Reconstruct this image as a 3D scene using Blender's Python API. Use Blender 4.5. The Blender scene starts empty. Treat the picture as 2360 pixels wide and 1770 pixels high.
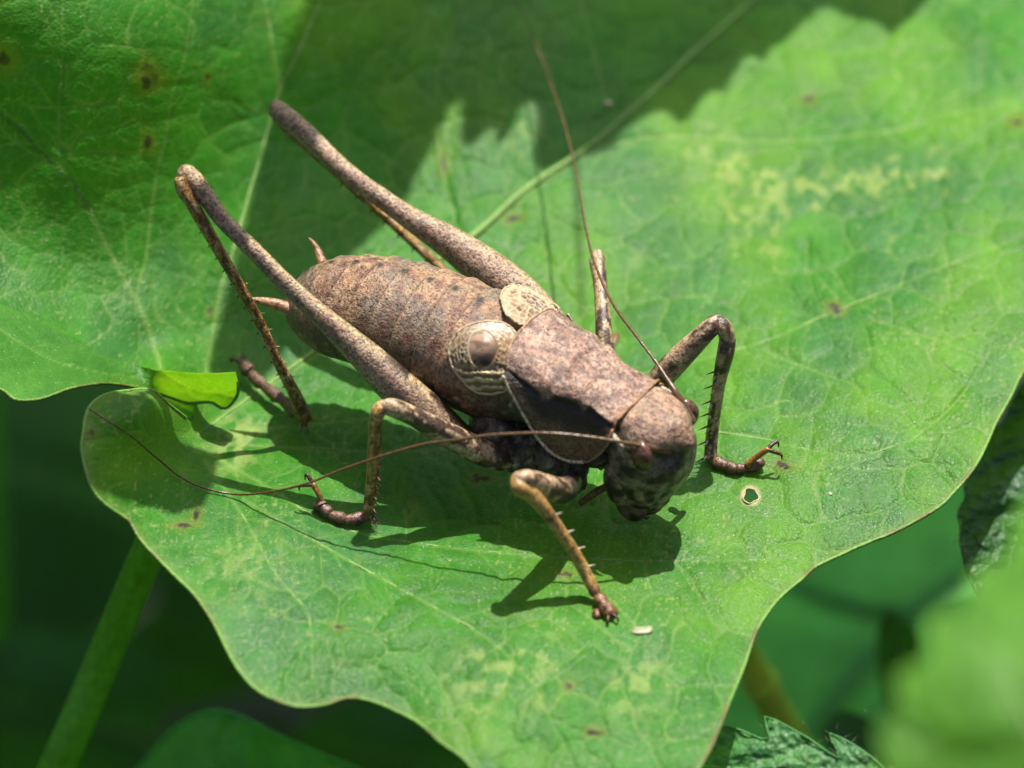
import bpy, math, random
import numpy as np
from mathutils import Vector, Matrix
from mathutils.bvhtree import BVHTree

# ---------------------------------------------------------------- camera, sky, sun (1 unit = 1 cm)
random.seed(7)
rng = np.random.default_rng(7)
SC = bpy.context.scene
COL = SC.collection
SC.unit_settings.system = 'METRIC'
SC.unit_settings.scale_length = 0.01
W, H, PPC = 2360.0, 1770.0, 670.0        # photograph pixels, pixels per centimetre at the insect
ELEV = math.radians(38.0)
DIST = 30.0
FWD = np.array([0.0, math.cos(ELEV), -math.sin(ELEV)])
RIGHT = np.array([1.0, 0.0, 0.0])
UP = np.array([0.0, math.sin(ELEV), math.cos(ELEV)])
CAM = -DIST * FWD
cam_data = bpy.data.cameras.new('camera')
cam = bpy.data.objects.new('camera', cam_data)
COL.objects.link(cam)
cam.location = CAM
cam.rotation_euler = (math.pi / 2 - ELEV, 0, 0)
cam_data.sensor_width = 36.0
cam_data.angle = 2 * math.atan((W / PPC / 2) / DIST)
cam_data.clip_start = 0.5
cam_data.clip_end = 500.0
cam_data.dof.use_dof = True
cam_data.dof.focus_distance = DIST - 0.46
cam_data.dof.aperture_fstop = cam_data.lens / 1000.0 / (2 * 0.30)
cam_data.dof.aperture_blades = 8
SC.camera = cam

SUN = np.array([0.15, 0.30, 1.0]); SUN = SUN / np.linalg.norm(SUN)
world = bpy.data.worlds.new('World')
SC.world = world
world.use_nodes = True
wn = world.node_tree
sky = wn.nodes.new('ShaderNodeTexSky')
sky.sky_type = 'NISHITA'
sky.sun_disc = False
sky.sun_elevation = math.asin(SUN[2])
sky.sun_rotation = math.atan2(SUN[0], SUN[1])
sky.air_density = 0.8
sky.dust_density = 4.0
sky.ozone_density = 0.5
wn.links.new(sky.outputs[0], wn.nodes['Background'].inputs[0])
wn.nodes['Background'].inputs[1].default_value = 0.085
sun_data = bpy.data.lights.new('sun', 'SUN')
sun_data.energy = 5.0
sun_data.angle = math.radians(0.53)
sun_data.color = (1.0, 0.955, 0.88)
sun = bpy.data.objects.new('sun', sun_data)
COL.objects.link(sun)
sun.location = (3, 6, 20)
sun.rotation_euler = Vector(SUN).to_track_quat('Z', 'Y').to_euler()
SC.view_settings.view_transform = 'Standard'
SC.view_settings.look = 'None'
SC.view_settings.exposure = 0.88
SC.view_settings.gamma = 1.0
SC.view_settings.use_curve_mapping = False

# ---------------------------------------------------------------- numeric helpers
def P(px, py, h):
    """point at height h that the photograph shows at pixel px, py (arrays welcome)"""
    px = np.asarray(px, float); py = np.asarray(py, float); h = np.asarray(h, float)
    k = 1.0 / PPC / DIST
    d = FWD + ((px - W / 2) * k)[..., None] * RIGHT + ((H / 2 - py) * k)[..., None] * UP
    t = (h - CAM[2]) / d[..., 2]
    return CAM + t[..., None] * d

def smooth(e0, e1, x):
    t = np.clip((x - e0) / (e1 - e0), 0, 1)
    return t * t * (3 - 2 * t)

def _hash(ix, iy, iz, seed):
    h = (ix.astype(np.int64) * 374761393 + iy.astype(np.int64) * 668265263 + iz.astype(np.int64) * 1274126177 + seed * 974634777) & 0xffffffff
    h = ((h ^ (h >> 13)) * 1274126177) & 0xffffffff
    h = ((h ^ (h >> 16)) * 2246822519) & 0xffffffff
    return ((h ^ (h >> 15)) & 0xffffff) / float(0xffffff)

def noise(p, seed=0):
    p = np.asarray(p, float)
    if p.shape[-1] == 2:
        p = np.concatenate([p, np.zeros(p.shape[:-1] + (1,))], -1)
    i = np.floor(p); f = p - i; i = i.astype(np.int64)
    f = f * f * (3 - 2 * f)
    r = 0
    for dx in (0, 1):
        wx = f[..., 0] if dx else 1 - f[..., 0]
        for dy in (0, 1):
            wy = f[..., 1] if dy else 1 - f[..., 1]
            for dz in (0, 1):
                wz = f[..., 2] if dz else 1 - f[..., 2]
                r = r + wx * wy * wz * _hash(i[..., 0] + dx, i[..., 1] + dy, i[..., 2] + dz, seed)
    return r

def fbm(p, seed=0, octv=4):
    p = np.asarray(p, float); a, s, t = 1.0, 0, 0
    for k in range(octv):
        s = s + a * noise(p * (2.03 ** k) + 17.3 * k, seed + k); t += a; a *= 0.5
    return s / t

def worley2(p, seed=0):
    """F1, F2 and the id of the nearest cell of a jittered grid"""
    p = np.asarray(p, float); i = np.floor(p).astype(np.int64)
    f1 = np.full(p.shape[:-1], 9.0); f2 = f1.copy(); cid = np.zeros(p.shape[:-1])
    z = np.zeros_like(i[..., 0])
    for dx in (-1, 0, 1):
        for dy in (-1, 0, 1):
            cx = i[..., 0] + dx; cy = i[..., 1] + dy
            qx = cx + 0.1 + 0.8 * _hash(cx, cy, z, seed); qy = cy + 0.1 + 0.8 * _hash(cx, cy, z, seed + 5)
            d = np.hypot(p[..., 0] - qx, p[..., 1] - qy)
            near = d < f1
            f2 = np.where(near, f1, np.minimum(f2, d))
            cid = np.where(near, _hash(cx, cy, z, seed + 9), cid)
            f1 = np.where(near, d, f1)
    return f1, f2, cid

def hermite(x, xs, ys):
    """smooth interpolation through the table xs, ys"""
    xs = np.asarray(xs, float); ys = np.asarray(ys, float); x = np.clip(x, xs[0], xs[-1])
    dx = np.diff(xs); sl = np.diff(ys) / dx
    m = np.empty_like(ys); m[0] = sl[0]; m[-1] = sl[-1]
    for k in range(1, len(xs) - 1):
        m[k] = 0 if sl[k - 1] * sl[k] <= 0 else 2 * sl[k - 1] * sl[k] / (sl[k - 1] + sl[k])
    i = np.clip(np.searchsorted(xs, x, 'right') - 1, 0, len(xs) - 2)
    t = (x - xs[i]) / dx[i]
    return ((2 * t ** 3 - 3 * t ** 2 + 1) * ys[i] + (t ** 3 - 2 * t ** 2 + t) * dx[i] * m[i]
            + (-2 * t ** 3 + 3 * t ** 2) * ys[i + 1] + (t ** 3 - t ** 2) * dx[i] * m[i + 1])

def curve(pts, n):
    """Catmull-Rom through pts (any number of columns), n samples evenly spread by length of the first columns"""
    pts = np.asarray(pts, float)
    if len(pts) == 2:
        t = np.linspace(0, 1, n)[:, None]
        return pts[0] * (1 - t) + pts[1] * t
    q = np.vstack([2 * pts[0] - pts[1], pts, 2 * pts[-1] - pts[-2]])
    out = []
    for k in range(len(pts) - 1):
        p0, p1, p2, p3 = q[k:k + 4]
        t = np.linspace(0, 1, 24, endpoint=False)[:, None]
        out.append(0.5 * (2 * p1 + (p2 - p0) * t + (2 * p0 - 5 * p1 + 4 * p2 - p3) * t ** 2 + (3 * p1 - p0 - 3 * p2 + p3) * t ** 3))
    o = np.vstack(out + [pts[-1:]])
    c = min(3, o.shape[1])
    d = np.concatenate([[0], np.cumsum(np.linalg.norm(np.diff(o[:, :c], axis=0), axis=1))])
    u = np.linspace(0, d[-1], n)
    return np.stack([np.interp(u, d, o[:, k]) for k in range(o.shape[1])], 1)

def tps(ctrl):
    """thin-plate surface through (px, py, z) control points"""
    c = np.asarray(ctrl, float); xy = c[:, :2] / 1000.0; n = len(c)
    d = np.linalg.norm(xy[:, None] - xy[None], axis=2)
    K = np.where(d > 0, d * d * np.log(d + 1e-12), 0) + np.eye(n) * 1e-3
    Q = np.hstack([np.ones((n, 1)), xy])
    A = np.zeros((n + 3, n + 3)); A[:n, :n] = K; A[:n, n:] = Q; A[n:, :n] = Q.T
    w = np.linalg.solve(A, np.concatenate([c[:, 2], np.zeros(3)]))
    def f(px, py):
        px = np.asarray(px, float) / 1000.0; py = np.asarray(py, float) / 1000.0
        r = w[n] + w[n + 1] * px + w[n + 2] * py
        for k in range(n):
            q = (px - xy[k, 0]) ** 2 + (py - xy[k, 1]) ** 2
            r = r + w[k] * 0.5 * q * np.log(q + 1e-12)
        return r
    return f

# ---------------------------------------------------------------- mesh helpers
def make_obj(name, v, f, mats, parent=None, col=None, midx=None, smooth_faces=True, f3=None):
    v = np.asarray(v, np.float32); f = np.asarray(f, np.int32).reshape(-1, 4)
    nt = 0 if f3 is None else len(f3)
    me = bpy.data.meshes.new(name)
    me.vertices.add(len(v)); me.vertices.foreach_set('co', v.ravel())
    me.loops.add(f.size + 3 * nt)
    li = f.ravel() if nt == 0 else np.concatenate([f.ravel(), np.asarray(f3, np.int32).ravel()])
    me.loops.foreach_set('vertex_index', li.astype(np.int32))
    me.polygons.add(len(f) + nt)
    st = np.concatenate([np.arange(len(f)) * 4, f.size + np.arange(nt) * 3]).astype(np.int32)
    me.polygons.foreach_set('loop_start', st)
    me.polygons.foreach_set('use_smooth', np.full(len(f) + nt, smooth_faces))
    if midx is not None:
        me.polygons.foreach_set('material_index', np.asarray(midx, np.int32))
    me.update(calc_edges=True)
    if col is not None:
        a = me.color_attributes.new('Col', 'FLOAT_COLOR', 'POINT')
        c = np.ones((len(v), 4), np.float32); c[:, :3] = np.clip(col, 0, 1)
        a.data.foreach_set('color', c.ravel())
    for m in (mats if isinstance(mats, (list, tuple)) else [mats]):
        me.materials.append(m)
    o = bpy.data.objects.new(name, me)
    COL.objects.link(o)
    if parent is not None:
        o.parent = parent
        o.matrix_parent_inverse = Matrix.Translation(-Vector(parent.location))
    return o

def tag(o, label=None, cat=None, group=None, kind=None):
    for k, x in (('label', label), ('category', cat), ('group', group), ('kind', kind)):
        if x: o[k] = x
    return o

def thing(name, label, cat, loc, group=None):
    o = bpy.data.objects.new(name, None)
    COL.objects.link(o); o.location = Vector([float(x) for x in loc]); o.empty_display_size = 0.1
    return tag(o, label, cat, group)

class MB:
    """collects shells of one mesh"""
    def __init__(self): self.v, self.f, self.c, self.n = [], [], [], 0
    def add(self, v, f, c):
        self.v.append(v); self.f.append(np.asarray(f) + self.n); self.n += len(v)
        c = np.asarray(c, float)
        self.c.append(np.broadcast_to(c, (len(v), 3)) if c.ndim == 1 else c)
    def build(self, name, mat, parent=None):
        return make_obj(name, np.vstack(self.v), np.vstack(self.f), mat, parent, np.vstack(self.c))

def grid_faces(n, m, wrap=False):
    i = np.arange(n - 1)[:, None]; j = np.arange(m if wrap else m - 1)[None]
    a = i * m + j; b = i * m + (j + 1) % m; c = (i + 1) * m + (j + 1) % m; d = (i + 1) * m + j
    return np.stack([a, b, c, d], -1).reshape(-1, 4)

def tube(pts, rad, n=60, seg=14, flat=1.0, cap=True, up=(0, 0, 1)):
    """tapering round limb: verts, quads, t along (0..1), angle, centre line"""
    q = np.hstack([np.asarray(pts, float), np.asarray(rad, float).reshape(-1, 1)])
    q = curve(q, n); c, r = q[:, :3], np.abs(q[:, 3])
    if cap:
        k = 5; a = np.linspace(0, math.pi / 2, k, endpoint=False)
        t0 = c[0] - c[1]; t0 /= np.linalg.norm(t0); t1 = c[-1] - c[-2]; t1 /= np.linalg.norm(t1)
        h0 = c[0] + t0 * r[0] * np.cos(a)[:, None] * 0.9; h1 = c[-1] + t1 * r[-1] * np.cos(a[::-1])[:, None] * 0.9
        c = np.vstack([h0, c, h1]); r = np.concatenate([r[0] * np.sin(a) + 1e-5, r, r[-1] * np.sin(a[::-1]) + 1e-5])
    T = np.gradient(c, axis=0); T /= np.linalg.norm(T, axis=1)[:, None] + 1e-12
    N = np.empty_like(T); u = np.asarray(up, float); 
    if abs(T[0] @ u) > 0.95: u = np.array([1.0, 0, 0])
    N[0] = u - T[0] * (T[0] @ u); N[0] /= np.linalg.norm(N[0])
    for k in range(1, len(c)):
        x = N[k - 1] - T[k] * (N[k - 1] @ T[k]); N[k] = x / np.linalg.norm(x)
    B = np.cross(T, N)
    a = np.linspace(0, 2 * math.pi, seg, endpoint=False)
    v = c[:, None] + r[:, None, None] * (np.cos(a)[None, :, None] * N[:, None] + flat * np.sin(a)[None, :, None] * B[:, None])
    m = len(c)
    t = np.repeat(np.linspace(0, 1, m), seg); ang = np.tile(a, m)
    return v.reshape(-1, 3), grid_faces(m, seg, True), t, ang, c

def ball(c, r, axes=None, n=14, m=20):
    th = np.linspace(0.02, math.pi - 0.02, n)[:, None]; ph = np.linspace(0, 2 * math.pi, m, endpoint=False)[None]
    d = np.stack([np.sin(th) * np.cos(ph), np.sin(th) * np.sin(ph), np.cos(th) + 0 * ph], -1).reshape(-1, 3)
    r = np.broadcast_to(np.asarray(r, float), (3,))
    d = d * r
    if axes is not None: d = d @ np.asarray(axes)
    return np.asarray(c) + d, grid_faces(n, m, True)

def spike(base, tip, r, seg=6):
    return tube([base, (np.asarray(base) * 0.5 + np.asarray(tip) * 0.5), tip], [r, r * 0.65, r * 0.08], 5, seg, cap=False)[:2]

# ---------------------------------------------------------------- materials
def new_mat(name):
    m = bpy.data.materials.new(name); m.use_nodes = True
    nt = m.node_tree; b = nt.nodes['Principled BSDF']; o = nt.nodes['Material Output']
    return m, nt, b, o

def N(nt, t, **kw):
    n = nt.nodes.new(t)
    for k, x in kw.items(): setattr(n, k, x)
    return n

def mixc(nt, fac, a, b, mode='MIX'):
    n = N(nt, 'ShaderNodeMix', data_type='RGBA', blend_type=mode)
    for s, x in ((0, fac), (6, a), (7, b)):
        if hasattr(x, 'is_output'): nt.links.new(x, n.inputs[s])
        else: n.inputs[s].default_value = x
    return n.outputs[2]

def ramp(nt, x, stops):
    r = N(nt, 'ShaderNodeValToRGB')
    e = r.color_ramp.elements
    e[0].position, e[0].color = stops[0][0], stops[0][1]
    e[1].position, e[1].color = stops[-1][0], stops[-1][1]
    for p, c in stops[1:-1]:
        k = e.new(p); k.color = c
    nt.links.new(x, r.inputs[0])
    return r.outputs[0]

def g(x): return (x, x, x, 1)

def leaf_mat(name, transl=0.40, tcol=(0.22, 0.50, 0.010, 1), rough=0.50, fine=95.0, bump=0.40, spec=0.30, glint=0.0, mott=7.0):
    m, nt, b, out = new_mat(name)
    at = N(nt, 'ShaderNodeAttribute', attribute_name='Col')
    tc = N(nt, 'ShaderNodeTexCoord')
    n1 = N(nt, 'ShaderNodeTexNoise'); n1.inputs['Scale'].default_value = mott; n1.inputs['Detail'].default_value = 6; n1.inputs['Roughness'].default_value = 0.62
    n2 = N(nt, 'ShaderNodeTexNoise'); n2.inputs['Scale'].default_value = fine * 0.9; n2.inputs['Detail'].default_value = 3
    vo = N(nt, 'ShaderNodeTexVoronoi'); vo.inputs['Scale'].default_value = fine
    for q in (n1, n2, vo): nt.links.new(tc.outputs['Object'], q.inputs['Vector'])
    c1 = mixc(nt, ramp(nt, n1.outputs[0], [(0.32, g(0)), (0.68, g(1))]), (0.86, 0.88, 0.95, 1), (1.16, 1.10, 1.0, 1))
    c2 = mixc(nt, ramp(nt, n2.outputs[0], [(0.35, g(0)), (0.65, g(1))]), g(0.9), g(1.1))
    c = mixc(nt, 1.0, mixc(nt, 1.0, at.outputs[0], c1, 'MULTIPLY'), c2, 'MULTIPLY')
    nt.links.new(c, b.inputs['Base Color'])
    rr = ramp(nt, n1.outputs[0], [(0.3, g(rough - 0.06)), (0.7, g(rough + 0.1))])
    nt.links.new(rr, b.inputs['Roughness'])
    b.inputs['Specular IOR Level'].default_value = spec
    bu = N(nt, 'ShaderNodeBump'); bu.inputs['Strength'].default_value = bump; bu.inputs['Distance'].default_value = 0.006
    mm = N(nt, 'ShaderNodeMath', operation='MULTIPLY_ADD')
    nt.links.new(n2.outputs[0], mm.inputs[0]); mm.inputs[1].default_value = 0.6
    nt.links.new(vo.outputs['Distance'], mm.inputs[2])
    nt.links.new(mm.outputs[0], bu.inputs['Height'])
    nt.links.new(bu.outputs[0], b.inputs['Normal'])
    if glint:
        # waxy papillae: scattered facets, each with its own tilt
        vg = N(nt, 'ShaderNodeTexVoronoi'); vg.inputs['Scale'].default_value = 150
        nt.links.new(tc.outputs['Object'], vg.inputs['Vector'])
        ge = N(nt, 'ShaderNodeNewGeometry')
        va = N(nt, 'ShaderNodeVectorMath', operation='MULTIPLY_ADD')
        nt.links.new(vg.outputs['Color'], va.inputs[0]); va.inputs[1].default_value = (1.1, 1.1, 0.5); 
        vb = N(nt, 'ShaderNodeVectorMath', operation='ADD'); nt.links.new(ge.outputs['Normal'], vb.inputs[0]); vb.inputs[1].default_value = (-0.55, -0.55, -0.25)
        nt.links.new(vb.outputs[0], va.inputs[2])
        vn = N(nt, 'ShaderNodeVectorMath', operation='NORMALIZE'); nt.links.new(va.outputs[0], vn.inputs[0])
        nt.links.new(vn.outputs[0], b.inputs['Coat Normal'])
        cw = N(nt, 'ShaderNodeMath', operation='MULTIPLY'); cw.inputs[1].default_value = glint
        nt.links.new(ramp(nt, vg.outputs['Distance'], [(0.24, g(1)), (0.42, g(0))]), cw.inputs[0])
        nt.links.new(cw.outputs[0], b.inputs['Coat Weight']); b.inputs['Coat Roughness'].default_value = 0.32
    tr = N(nt, 'ShaderNodeBsdfTranslucent')
    lum = mixc(nt, 1.0, mixc(nt, 0.40, c, (0.05, 0.16, 0.025, 1)), (tcol[0] / 0.05, tcol[1] / 0.16, tcol[2] / 0.025, 1), 'MULTIPLY')
    nt.links.new(lum, tr.inputs[0])
    ms = N(nt, 'ShaderNodeMixShader'); ms.inputs[0].default_value = transl
    nt.links.new(b.outputs[0], ms.inputs[1]); nt.links.new(tr.outputs[0], ms.inputs[2])
    nt.links.new(ms.outputs[0], out.inputs[0])
    return m

def chitin_mat(name, rough=0.42, dots=0.0, spec=0.5, gain=0.84, bump=0.6):
    m, nt, b, out = new_mat(name)
    at = N(nt, 'ShaderNodeAttribute', attribute_name='Col')
    tc = N(nt, 'ShaderNodeTexCoord')
    def nz(scale, det=4, ro=0.6):
        n = N(nt, 'ShaderNodeTexNoise'); n.inputs['Scale'].default_value = scale; n.inputs['Detail'].default_value = det; n.inputs['Roughness'].default_value = ro
        nt.links.new(tc.outputs['Object'], n.inputs['Vector']); return n.outputs[0]
    a1, a2, a3 = nz(50), nz(120, 3), nz(14)
    c = mixc(nt, ramp(nt, a1, [(0.30, g(0)), (0.70, g(1))]), (0.52, 0.47, 0.45, 1), (1.38, 1.36, 1.33, 1))
    c = mixc(nt, 1.0, at.outputs[0], c, 'MULTIPLY')
    d = mixc(nt, ramp(nt, a2, [(0.36, g(0)), (0.50, g(1))]), (0.32, 0.26, 0.24, 1), (1.14, 1.14, 1.14, 1))
    c = mixc(nt, 1.0, c, d, 'MULTIPLY')
    d = mixc(nt, ramp(nt, a3, [(0.35, g(0)), (0.65, g(1))]), (1.05, 0.98, 0.95, 1), (0.95, 1.01, 1.05, 1))
    c = mixc(nt, 1.0, c, d, 'MULTIPLY')
    if dots:
        vo = N(nt, 'ShaderNodeTexVoronoi'); vo.inputs['Scale'].default_value = 74
        nt.links.new(tc.outputs['Object'], vo.inputs['Vector'])
        k = ramp(nt, vo.outputs['Distance'], [(0.22, g(1)), (0.36, g(0))])
        mm = N(nt, 'ShaderNodeMath', operation='MULTIPLY'); mm.inputs[1].default_value = dots
        nt.links.new(k, mm.inputs[0])
        c = mixc(nt, mm.outputs[0], c, (0.02, 0.010, 0.010, 1))
    c = mixc(nt, 1.0, c, g(gain), 'MULTIPLY')
    nt.links.new(c, b.inputs['Base Color'])
    rr = ramp(nt, a1, [(0.3, g(rough - 0.1)), (0.7, g(rough + 0.12))])
    nt.links.new(rr, b.inputs['Roughness'])
    b.inputs['Specular IOR Level'].default_value = spec
    bu = N(nt, 'ShaderNodeBump'); bu.inputs['Strength'].default_value = bump; bu.inputs['Distance'].default_value = 0.010
    mm = N(nt, 'ShaderNodeMath', operation='ADD')
    nt.links.new(a1, mm.inputs[0]); nt.links.new(a2, mm.inputs[1]); nt.links.new(mm.outputs[0], bu.inputs['Height'])
    nt.links.new(bu.outputs[0], b.inputs['Normal'])
    return m

def plain_mat(name, col, rough=0.5, transl=0.0, scale=20, var=0.3):
    m, nt, b, out = new_mat(name)
    tc = N(nt, 'ShaderNodeTexCoord')
    n = N(nt, 'ShaderNodeTexNoise'); n.inputs['Scale'].default_value = scale; n.inputs['Detail'].default_value = 5
    nt.links.new(tc.outputs['Object'], n.inputs['Vector'])
    lo = tuple(x * (1 - var) for x in col) + (1,); hi = tuple(min(1, x * (1 + var)) for x in col) + (1,)
    c = ramp(nt, n.outputs[0], [(0.3, lo), (0.7, hi)])
    nt.links.new(c, b.inputs['Base Color']); b.inputs['Roughness'].default_value = rough
    bu = N(nt, 'ShaderNodeBump'); bu.inputs['Strength'].default_value = 0.4; bu.inputs['Distance'].default_value = 0.2 / scale
    nt.links.new(n.outputs[0], bu.inputs['Height']); nt.links.new(bu.outputs[0], b.inputs['Normal'])
    if transl:
        tr = N(nt, 'ShaderNodeBsdfTranslucent'); nt.links.new(c, tr.inputs[0])
        ms = N(nt, 'ShaderNodeMixShader'); ms.inputs[0].default_value = transl
        nt.links.new(b.outputs[0], ms.inputs[1]); nt.links.new(tr.outputs[0], ms.inputs[2]); nt.links.new(ms.outputs[0], out.inputs[0])
    return m

M_LEAF = leaf_mat('mallow_leaf_skin', glint=0.35)
M_VEIN = leaf_mat('leaf_vein_skin', transl=0.06)
M_NETTLE = leaf_mat('nettle_leaf_skin', transl=0.25, tcol=(0.10, 0.26, 0.02, 1), rough=0.42, fine=60, bump=0.8)
M_SHADE = leaf_mat('unseen_shade_leaf_skin', transl=0.88, tcol=(0.34, 0.86, 0.18, 1), fine=20, bump=0.2, mott=1.5)
M_FAR = leaf_mat('undergrowth_leaf_skin', transl=0.30, tcol=(0.10, 0.26, 0.02, 1), fine=20, bump=0.3, mott=1.5)
M_STEM = plain_mat('green_stem_skin', (0.13, 0.40, 0.010), 0.42, 0.45, 30, 0.22)
M_DRY = plain_mat('dry_stem_skin', (0.36, 0.46, 0.03), 0.5, 0.2, 6, 0.25)
M_SOIL = plain_mat('dark_soil', (0.005, 0.008, 0.003), 0.95, 0.0, 1.2, 0.5)
M_BODY = chitin_mat('body_chitin', 0.46, spec=0.42)
M_FEMUR = chitin_mat('femur_chitin', 0.34, dots=0.75, spec=0.5)
M_LEG = chitin_mat('leg_chitin', 0.36, bump=0.35)
M_EYE = chitin_mat('eye_chitin', 0.18, spec=0.6, bump=0.15)
M_ANT = plain_mat('antenna_chitin', (0.085, 0.042, 0.016), 0.3, 0, 60, 0.4)
M_CLAW = plain_mat('amber_claw', (0.20, 0.085, 0.02), 0.22, 0.1, 60, 0.4)
M_PALE = plain_mat('pale_husk', (0.24, 0.26, 0.14), 0.5, 0.15, 60, 0.25)

# ---------------------------------------------------------------- leaf builder
def inside(poly, x, y):
    r = np.zeros(x.shape, bool); n = len(poly)
    for k in range(n):
        x0, y0 = poly[k]; x1, y1 = poly[(k + 1) % n]
        if y0 == y1: continue
        c = (y0 > y) != (y1 > y)
        r ^= c & (x < (x1 - x0) * (y - y0) / (y1 - y0) + x0)
    return r

def nearest_on(poly, x, y, closed=True):
    best = np.full(x.shape, 1e18); bx = x.copy(); by = y.copy()
    n = len(poly)
    for k in range(n if closed else n - 1):
        a = poly[k]; b = poly[(k + 1) % n]; d = b - a; l = d @ d
        if l == 0: continue
        t = np.clip(((x - a[0]) * d[0] + (y - a[1]) * d[1]) / l, 0, 1)
        qx, qy = a[0] + t * d[0], a[1] + t * d[1]
        e = (x - qx) ** 2 + (y - qy) ** 2
        s = e < best
        best = np.where(s, e, best); bx = np.where(s, qx, bx); by = np.where(s, qy, by)
    return np.sqrt(best), bx, by

class Raster:
    """vein intensity and wide groove maps on the leaf grid, filled segment by segment"""
    def __init__(self, gx, gy):
        self.x0, self.y0, self.st = gx[0], gy[0], gx[1] - gx[0]
        self.X, self.Y = np.meshgrid(gx, gy)
        self.m = np.zeros(self.X.shape); self.w = np.zeros(self.X.shape); self.q = np.zeros(self.X.shape)
    def line(self, pts, w, s, wide=5.0, taper=0.5, quilt=0.0):
        n = len(pts)
        for k in range(n - 1):
            a, b = pts[k], pts[k + 1]
            f = 1 - taper * k / max(1, n - 1)
            ww = w * f; R = max(ww * wide * 2.2, quilt * 2.0)
            i0 = max(0, int((min(a[1], b[1]) - R - self.y0) / self.st)); i1 = int((max(a[1], b[1]) + R - self.y0) / self.st) + 2
            j0 = max(0, int((min(a[0], b[0]) - R - self.x0) / self.st)); j1 = int((max(a[0], b[0]) + R - self.x0) / self.st) + 2
            X = self.X[i0:i1, j0:j1]; Y = self.Y[i0:i1, j0:j1]
            if X.size == 0: continue
            d = b - a; l = d @ d + 1e-9
            t = np.clip(((X - a[0]) * d[0] + (Y - a[1]) * d[1]) / l, 0, 1)
            e = (X - a[0] - t * d[0]) ** 2 + (Y - a[1] - t * d[1]) ** 2
            self.m[i0:i1, j0:j1] = np.maximum(self.m[i0:i1, j0:j1], s * f * np.exp(-e / (ww * ww)))
            if quilt: self.q[i0:i1, j0:j1] = np.maximum(self.q[i0:i1, j0:j1], np.sqrt(s * f) * np.exp(-e / (quilt * quilt)))
            self.w[i0:i1, j0:j1] = np.maximum(self.w[i0:i1, j0:j1], s * f * np.exp(-e / (ww * wide) ** 2))

def wiggle(p, ang, length, bend, n, rs, wob=0.12):
    pts = [np.array(p, float)]
    st = length / n
    for k in range(n):
        ang += bend / n + rs.normal(0, wob)
        pts.append(pts[-1] + st * np.array([math.cos(ang), math.sin(ang)]))
    return np.array(pts)

def branch(ra, spine, rs, gap, ln, w, s, depth=1, spread=0.85):
    d = np.concatenate([[0], np.cumsum(np.linalg.norm(np.diff(spine, axis=0), axis=1))])
    pos = gap * (0.4 + 0.5 * rs.random()); side = 1 if rs.random() < .5 else -1
    while pos < d[-1] * 0.985:
        k = min(np.searchsorted(d, pos), len(spine) - 1)
        p = spine[k]; t = spine[min(k + 1, len(spine) - 1)] - spine[max(k - 1, 0)]
        a = math.atan2(t[1], t[0])
        fade = 1 - 0.35 * pos / d[-1]
        q = wiggle(p, a + side * spread * rs.uniform(0.8, 1.25), ln * rs.uniform(0.6, 1.3) * fade, -side * rs.uniform(0.2, 0.7), 9, rs)
        ra.line(q, w * fade, s * rs.uniform(0.7, 1.1), quilt=(34.0 if depth > 0 else 15.0) * ra.qs)
        if depth > 0:
            branch(ra, q, rs, gap * 0.42, ln * 0.42, w * 0.66, s * 0.62, depth - 1, spread * 1.2)
        side = -side
        pos += gap * rs.uniform(0.35, 0.8)

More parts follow.
